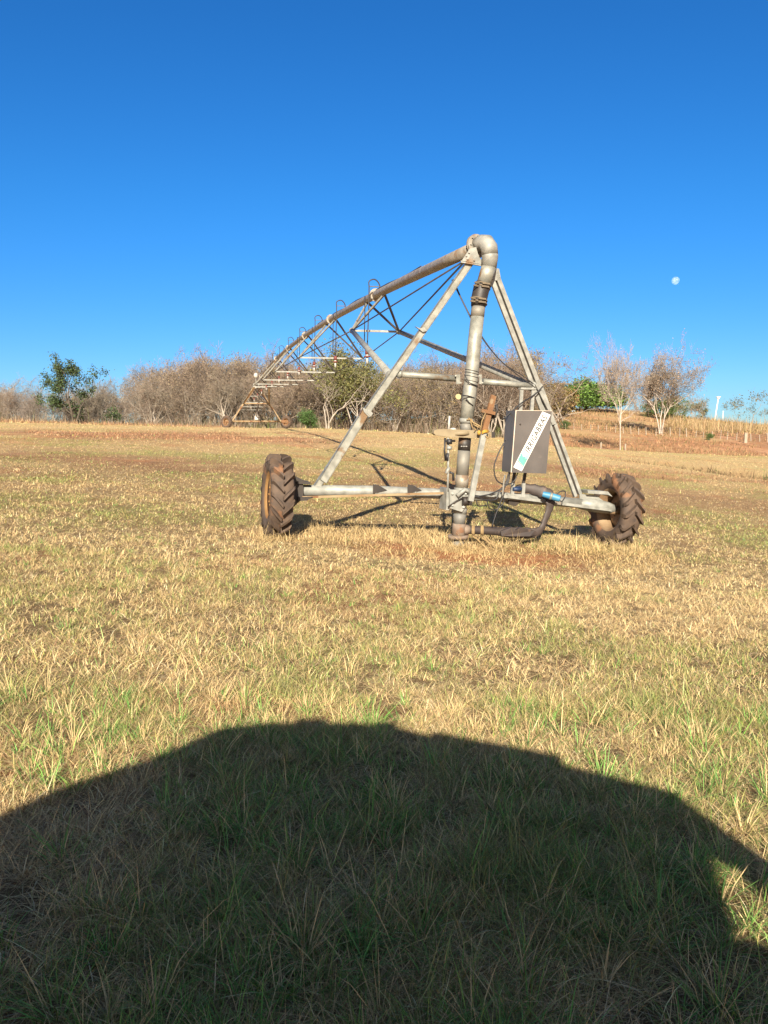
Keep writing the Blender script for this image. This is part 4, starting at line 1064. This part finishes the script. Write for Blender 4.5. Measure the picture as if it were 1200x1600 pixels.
# individual trees
gt = tree_meshes(21, 9.5, BARK_D, BARK_D, [(.05, .085, .03), (.07, .11, .035), (.04, .06, .03)], 80, .17, .42, .34, stems=3, spread=.6, levels=4, r0=.20, kids=(2, 3), wig=.2)
x = (118 - 600) / F * 96; place_tree('leafy_tree', gt, x, 96, (665 - 567) / F * 96 / 9.5 * .93, .6, 'dark green leafy tree standing out from the bare wood on the left')
ot = tree_meshes(22, 8.5, BARK_P, TWIGG, [(.13, .14, .05), (.18, .17, .06), (.10, .11, .04)], 16, .13, .45, .35, stems=3, spread=.42, levels=5, r0=.13)
x = (556 - 600) / F * 94; place_tree('leafy_tree', ot, x, 94, .98, 1.0, 'olive green leafy tree behind the trussed pipe, left of the near tower', sz=1.0)
pt_ = tree_meshes(23, 6.5, BARK_P, TWIGG, None, stems=3, spread=.8, levels=4, r0=.13, kids=(2, 3), wig=.2)
x = (512 - 600) / F * 90; place_tree('bare_tree', pt_, x, 90, 1.0, 2.4, 'pale forked bare tree under the trussed pipe in front of the wood')
gd = tree_meshes(24, 2.2, BARK_D, BARK_D, [(.06, .12, .03), (.08, .15, .04)], 16, .09, .22, 1.0, stems=5, spread=.6, levels=3, r0=.04)
x = (484 - 600) / F * 89; place_tree('green_bush', gd, x, 89, .8, 0, 'small bright green bush at the foot of the pale forked tree', cat='bush')
pw = tree_meshes(31, 10.2, mat('white_bark', (.52, .46, .39), (.36, .31, .26), 3, .9), TWIGG, [(.36, .27, .18)], 1, .08, .2, .3, stems=2, spread=.42, levels=6, r0=.13, kids=(3, 4), first=.45, rat=.72, twigr=.016, up=.6)
x = (969 - 600) / F * 84; place_tree('bare_tree', pw, x, 84, .52, .4, 'slim white barked bare tree at the foot of the hill between two posts', sz=1.0)
pw2 = tree_meshes(35, 12.0, MATS['white_bark'], TWIG, [(.24, .18, .13), (.29, .22, .16)], 1, .12, .3, .8, stems=4, spread=.5, levels=6, r0=.18, kids=(3, 4), first=.40, rat=.72, twigr=.015)
x = (1030 - 600) / F * 118; place_tree('bare_tree', pw2, x, 118, .72, 1.0, 'tall white trunked tree with brown round crown on the hillside fence line', sz=.88)
rt_ = tree_meshes(33, 13.5, BARK_B, TWIGR, [(.26, .16, .10)], 1, .10, .3, .5, stems=2, spread=.9, levels=6, r0=.22, kids=(2, 4), flat=.4, rat=.74, twigr=.02)
x = (862 - 600) / F * 128; place_tree('bare_tree', rt_, x, 128, .80, .2, 'wide spreading bare tree with flat crown left of the round mango tree')
wl = tree_meshes(34, 6.5, BARK_P, TWIGG, None, stems=2, spread=1.0, levels=4, r0=.16, kids=(2, 3), flat=.4, wig=.22)
x = (884 - 600) / F * 125; place_tree('bare_tree', wl, x, 125, 1.05, 3.9, 'pale leaning bare tree in front of the round green tree on the hill')
def dome_tree(seed, rx, rz, cols, nclump=260, lsize=.32):
    rs = np.random.default_rng(seed)
    V, Q = tubes_np([(np.array([[0, 0, -.3], [.1, 0, 1.2], [.2, .1, 2.6]]), np.array([.35, .3, .2]))] + [(np.array([[.1, 0, 1.2], [math.cos(a) * rx * .3, math.sin(a) * rx * .3, rz * .8], [math.cos(a) * rx * .6, math.sin(a) * rx * .6, rz * 1.1]]), np.array([.18, .12, .05])) for a in np.linspace(0, 5.5, 7)], 6)
    tm_ = np_mesh('trunk', V, Q, [BARK_D])
    u = rs.normal(0, 1, (nclump, 3)); u /= np.linalg.norm(u, axis=1)[:, None]; u[:, 2] = np.abs(u[:, 2]) * 1.0 - .12
    rr = rs.uniform(.62, 1.0, (nclump, 1)) * (1 + .12 * rs.normal(0, 1, (nclump, 1)))
    c = u * rr * np.array([rx, rx, rz]) + np.array([0, 0, rz * .62])
    V, Q, C = leaves(rs, c, 90, rx * .085, lsize, cols, .3)
    cl = np.repeat(1 + .28 * rs.normal(0, 1, nclump), 360).clip(.5, 1.6)[:, None]
    return tm_, np_mesh('crown', V, Q, [LEAF], C * cl, smooth=False)
mg = dome_tree(41, 7.0, 4.6, [(.095, .175, .03), (.12, .21, .04), (.055, .105, .022)], 320, .24)
x = (912 - 600) / F * 178; place_tree('mango_tree', mg, x, 178, 1.22, 0, 'broad round deep green tree on top of the hill', dz=-.6, sz=.95)
ol = dome_tree(42, 6.0, 5.0, [(.17, .13, .04), (.22, .17, .055), (.13, .12, .035), (.26, .17, .08)], 200, .25)
x = (846 - 600) / F * 150; place_tree('olive_tree', ol, x, 150, 1.0, 0, 'yellowish olive rounded tree touching the left side of the green hilltop tree', dz=-1.0, sz=.95)
# small trees along the hilltop
sm = tree_meshes(51, 4.5, BARK_B, TWIGG, [(.14, .14, .06), (.20, .18, .09)], 5, .13, .3, .5, stems=3, spread=.6, levels=4, r0=.08)
sm2 = tree_meshes(52, 5.5, BARK_B, TWIGG, [(.10, .11, .06), (.15, .14, .08)], 7, .13, .32, .45, stems=1, spread=.8, levels=5, r0=.10, kids=(2, 3), first=.5, flat=.3)
for px, Y, s_, ms, lab in ((1082, 185, .95, sm, 'small grey bushy tree on the ridge left of the white mast'), (1060, 180, .8, sm, 'low shrubby tree on the ridge just right of the tall white trunked tree'), (945, 182, .6, sm, 'low brown shrub on the ridge right of the round green tree'),
                           (1172, 150, 1.25, sm2, 'thin flat topped tree at the right end of the ridge'), (1150, 155, .95, sm2, 'shorter thin tree beside the flat topped tree on the ridge'), (1196, 150, .7, sm2, 'little sparse tree at the right edge of the photo on the ridge'),
                           (1100, 190, .5, gt, 'tiny dark green tree top on the ridge left of the white mast')):
    x = (px - 600) / F * Y; place_tree('hilltop_tree', ms, x, Y, s_ if ms is not gt else .28, R.uniform(0, 6), lab, 'small trees on the hilltop', dz=-.1)
gb = tree_meshes(53, 3.6, BARK_D, BARK_D, [(.07, .12, .03), (.10, .15, .04)], 14, .14, .35, .9, stems=4, spread=.6, levels=3, r0=.06)
for px, Y, s_, lab in ((1018, 168, .8, 'green leafy shrub behind the tall white trunked tree, on its left'), (1046, 160, 1.15, 'green leafy shrub behind the tall white trunked tree, on its right'), (881, 122, .3, 'small green bush on the hillside right of the leg of the near tower'), (1107, 108, .22, 'low dark green bush by the hillside fence below the white mast')):
    x = (px - 600) / F * Y; place_tree('green_bush', gb, x, Y, s_, R.uniform(0, 6), lab, 'green bushes on the hill', cat='bush')
# palm on ridge
def palm():
    rs = np.random.default_rng(5); V, Q = tubes_np([(np.array([[0, 0, -.3], [.1, 0, 1.8], [.1, 0, 3.4]]), np.array([.16, .13, .11]))], 6)
    fr = []
    for a in np.linspace(0, 2 * np.pi, 13)[:-1]:
        t = np.linspace(0, 1, 6); e = rs.uniform(.5, 1.2)
        fr.append((np.stack((.1 + np.cos(a) * t * 1.6, np.sin(a) * t * 1.6, 3.4 + e * np.sin(t * 2.4) * 1.2), 1), np.array([.05, .16, .18, .15, .09, .02])))
    V2, Q2 = tubes_np(fr, 4)
    return np_mesh('trunk', V, Q, [BARK_P]), np_mesh('crown', V2, Q2, [LEAF], np.tile([[.07, .10, .03]], (len(V2), 1)), smooth=False)
x = (1008 - 600) / F * 172; place_tree('palm_tree', palm(), x, 172, .95, 0, 'small palm with spiky fronds on the ridge behind the tall white trunked tree')
# understorey of the wood
und = Acc()
N = 60000; px = rng.uniform(-140, 850, N); Y = rng.uniform(97, 138, N); x = (px - 600) / F * Y
hh = rng.lognormal(0, .4, N) * 1.45 * (.4 + 1.1 * fbm(x * .25, Y * .25, 71, 3)) * np.where(px < 215, .7, 1)
cols = np.array([[.20, .15, .11], [.26, .20, .14], [.15, .11, .085], [.33, .29, .24], [.15, .16, .07]])[rng.choice(5, N, p=[.3, .25, .2, .15, .10])]
gpatch = (fbm(x * .2, Y * .2, 75, 2) > .62)[:, None]; cols = np.where(gpatch & (rng.random((N, 1)) < .6), np.array([.13, .17, .045]), cols)
und.add(blades(x, Y, hh, .05 * rng.uniform(.5, 1.5, N), rng.uniform(0, 6.28, N), rng.uniform(.7, 1.55, N), rng.uniform(0, .9, N), cols, 3))
und.obj('undergrowth', blm, label='tangled brown scrub and dry brush along the foot of the wood', cat='scrub', kind='stuff')
# dry weeds on the hill, its ridge and the drainage line
wd_ = Acc()
def weeds(N, pxr, Yr, h, w_, cols, thr=None, filt=None):
    px = rng.uniform(*pxr, N); Y = rng.uniform(*Yr, N); x = (px - 600) / F * Y
    k_ = np.ones(N, bool)
    if thr: k_ &= fbm(x * .12, Y * .12, 83, 3) > thr
    if filt is not None: k_ &= rng.random(N) < filt(x, Y)
    x = x[k_]; Y = Y[k_]; n_ = len(x); c = np.array(cols)[rng.integers(0, len(cols), n_)] * rng.uniform(.7, 1.3, (n_, 1))
    wd_.add(blades(x, Y, h * rng.lognormal(0, .4, n_), w_ * rng.uniform(.6, 1.4, n_), rng.uniform(0, 6.28, n_), rng.uniform(.6, 1.55, n_), rng.uniform(0, .9, n_), c, 2))
weeds(15000, (850, 1260), (120, 205), .6, .07, [(.36, .21, .12), (.44, .28, .15), (.24, .15, .09), (.18, .16, .06), (.13, .10, .05)], .44)
weeds(5000, (1040, 1260), (128, 175), 1.3, .07, [(.34, .24, .13), (.40, .30, .18), (.28, .22, .10)], .35)
weeds(9000, (850, 1260), (82, 122), .30, .06, [(.34, .18, .10), (.40, .24, .13), (.22, .12, .07), (.14, .12, .05)], .47)
weeds(60000, (940, 1340), (27, 54), .26, .035, [(.10, .07, .04), (.08, .10, .035), (.15, .10, .055), (.12, .085, .05)], None, lambda x, y: gulley(x, y) ** 2)  # ditch weeds coloured dark, as if in shade
weeds(5000, (1000, 1260), (80, 90), .25, .05, [(.30, .18, .10), (.24, .14, .08), (.36, .25, .14)], .5)
weeds(5000, (-60, 420), (86, 93), .35, .05, [(.34, .20, .12), (.28, .17, .10), (.42, .30, .16)], .4)
weeds(20000, (40, 800), (38, 60), .08, .035, [(.30, .16, .09), (.36, .20, .11), (.22, .12, .07), (.40, .26, .15), (.16, .10, .06)], None, lambda x, y: np.clip(brown_mask(x, y), 0, 1) ** 1.5)
weeds(5000, (880, 1260), (27, 38), .09, .03, [(.30, .18, .10), (.36, .22, .12), (.24, .15, .09)], None, lambda x, y: np.clip(brown_mask(x, y), 0, 1))
wd_.obj('dry_weeds', blm, label='dry brown weeds scattered over banks, ditch and hillside behind the machine', cat='weeds', kind='stuff')

# ------------------------------------------------------------------ fence, posts, mast, far objects
fx0 = (845 - 600) / F * 123
fen = empty('wire_fence', (fx0, 123, gz(fx0, 123)), 'long fence of pale wooden posts and wire across the right hillside', 'fence')
tops = []
for i in range(31):
    px = 845 + i * 12.6 + R.uniform(-1.5, 1.5); Y = 123 - (px - 845) * .045; x = (px - 600) / F * Y; z0 = gz(x, Y)
    h = R.uniform(.75, 1.25); m = MB(); m.bar((x, Y, z0 - .2), (x + R.uniform(-.12, .12), Y, z0 + h), .10, .10); m.build('post', POSTM, fen)
    tops.append(Vector((x, Y, z0 + h)))
m = MB()
for dz_ in (.12, .42, .72):
    for a, b_ in zip(tops[:-1], tops[1:]): m.tube([a - Vector((0, .07, dz_)), b_ - Vector((0, .07, dz_))], .012, 4, cap=False)
m.build('wire', ROD, fen)
gx0 = (1163 - 600) / F * 105
m = MB(); z0 = gz(gx0, 105); m.bar((gx0, 105, z0 - .2), (gx0, 105, z0 + 1.25), .38, .16); m.bar((gx0, 105, z0 + 1.25), (gx0, 105, z0 + 1.33), .44, .2)
tag(m.build('gate_post', POSTM), 'wide pale gate post at the fence near the right edge', 'post')
for px, lab in ((938, 'short pale post left of the slim white barked tree'), (976, 'short pale post right of the slim white barked tree')):
    x = (px - 600) / F * 82; z0 = gz(x, 82); m = MB(); m.tube([(x, 82, z0 - .2), (x, 82, z0 + .7), (x + .03, 82, z0 + .78)], [.09, .085, .04], 8)
    tag(m.build('wooden_post', POSTM), lab, 'post', 'two short posts by the white barked tree')
x = (1113 - 600) / F * 215; z0 = gz(x, 215)
mst = empty('mast', (x, 215, z0), 'slim white mast with a small platform head on the ridge under the moon', 'mast')
m = MB(); zt = CH + (665 - 624) / F * 215; m.tube([(x, 215, z0 - .5), (x + .75, 215, zt)], [.16, .12], 10); m.build('pole', POLEM, mst)
m = MB(); m.tube([(x + .75, 215, zt), (x + .78, 215, zt + .5)], [.25, .5], 10); m.tube([(x + .78, 215, zt + .5), (x + .78, 215, zt + .62)], .6, 12); m.build('platform', POLEM, mst)
x = (1126 - 600) / F * 212; z0 = gz(x, 212); m = MB(); m.tube([(x, 212, z0 - .3), (x, 212, z0 + 2.6)], .07, 6); m.ball((x, 212, z0 + 2.6), .14, 5)
tag(m.build('thin_pole', POLEM), 'thin short pale pole on the ridge just right of the white mast', 'pole')
for px, Y, w_, h_, c_m, lab in ((877.5, 168, 1.2, .75, BLUE, 'bright blue drum lying under the olive tree on the hilltop'), (893, 168, 1.0, .45, mat('pale_blue_tank', (.42, .52, .62), (.5, .58, .65), 4, .5), 'pale bluish tank under the round green tree on the hilltop')):
    x = (px - 600) / F * Y; z0 = gz(x, Y) + .05; m = MB(); m.tube([(x - w_ / 2 - .05, Y, z0 + h_ * .45), (x - w_ / 2, Y, z0 + h_ * .45), (x + w_ / 2, Y, z0 + h_ * .45), (x + w_ / 2 + .05, Y, z0 + h_ * .45)], [h_ * .3, h_ * .5, h_ * .5, h_ * .3], 14)
    for kx in (-.3, .3): m.tube([(x + kx * w_, Y, z0 + h_ * .45), (x + kx * w_ + .06, Y, z0 + h_ * .45)], h_ * .53, 14)
    tag(m.build('drum', c_m), lab, 'drum')

# ------------------------------------------------------------------ moon
mm = bpy.data.materials.new('moon_rock'); mm.use_nodes = True; n = mm.node_tree; b = n.nodes['Principled BSDF']; n.nodes.remove(b)
df = n.nodes.new('ShaderNodeBsdfDiffuse'); tp = n.nodes.new('ShaderNodeBsdfTransparent'); ad = n.nodes.new('ShaderNodeAddShader')
nz = n.nodes.new('ShaderNodeTexNoise'); nz.inputs['Scale'].default_value = .09; tc = n.nodes.new('ShaderNodeTexCoord'); n.links.new(tc.outputs['Object'], nz.inputs['Vector'])
rm = n.nodes.new('ShaderNodeMapRange'); rm.inputs[1].default_value = .35; rm.inputs[2].default_value = .65; rm.inputs[3].default_value = .045; rm.inputs[4].default_value = .12; n.links.new(nz.outputs['Fac'], rm.inputs[0])
n.links.new(rm.outputs[0], df.inputs['Color']); n.links.new(df.outputs[0], ad.inputs[0]); n.links.new(tp.outputs[0], ad.inputs[1]); n.links.new(ad.outputs[0], n.nodes['Material Output'].inputs['Surface'])
mc = P(1055.5, 438.5, 4000); m = MB(); m.ball((0, 0, 0), 4000 * 5.9 / F, 16); mo = m.build('moon', mm, origin=Vector((0, 0, 0))); mo.location = mc
tag(mo, 'small pale daytime moon in the blue sky on the right', 'moon')

# ------------------------------------------------------------------ van behind the camera (casts the big foreground shadow)
VY = -.5; VD = -1.8
van = empty('parked_van', (0, VY + VD / 2, 0), 'pale van parked behind the camera, seen only by its rounded shadow on the grass', 'van')
CARP = mat('pale_van_paint', (.80, .78, .74), (.78, .76, .72), 3, .4)  # pale paint picked to bounce warm light into the shaded grass
prof = [(-2.45, .45), (-2.43, 1.2), (-2.15, 1.5), (-1.74, 1.78), (-1.57, 1.93), (-1.31, 2.06), (-1.09, 2.25), (-.82, 2.29), (-.38, 2.29), (-.15, 2.26), (.09, 2.18), (.34, 2.11), (.64, 2.03), (.84, 1.97)]
m = MB(); dvec = Vector((0, VD, 0))
m.prism([Vector((x, VY, z)) for x, z in prof] + [Vector((.84, VY, .45))], dvec)
m.prism([Vector((x, VY, z)) for x, z in ((.84, .45), (.84, 1.40), (1.02, 1.40), (1.10, 1.33), (1.62, 1.30), (2.4, 1.12), (2.6, .9), (2.6, .45))], dvec)
m.build('body', CARP, van)
m = MB()
for y0_ in (VY, VY + VD + .06):
    m.prism([Vector((x, y0_, z)) for x, z in ((.84, 1.97), (1.06, 1.90), (1.12, 1.82), (1.25, 1.64), (1.56, 1.30), (1.42, 1.30), (1.17, 1.48), (1.10, 1.62), (1.04, 1.66), (.97, 1.44), (.84, 1.39))], Vector((0, -.06, 0)))
m.build('pillar', CARP, van)
m = MB(); m.bar((.0, VY - .15, 2.28), (.62, VY - .15, 2.13), .05, .04); m.bar((-.72, VY - .15, 2.36), (-.55, VY - .15, 2.36), .04, .05); m.bar((-.3, VY - .15, 2.33), (-.18, VY - .15, 2.34), .05, .05); m.build('roof_rack', CARP, van)
for xx in (-1.5, 1.9):
    for yy_ in (VY - .12, VY + VD + .12):
        m = MB(); m.tube([(xx, yy_ - .11, .36), (xx, yy_ + .11, .36)], .36, 24); wv_ = m.build('wheel', BLACKR, van)
        m = MB(); m.tube([(xx, yy_ - .12, .36), (xx, yy_ + .12, .36)], .2, 16); m.build('rim', GALV, wv_)
print('trees', k, 'grass verts', acc.n)
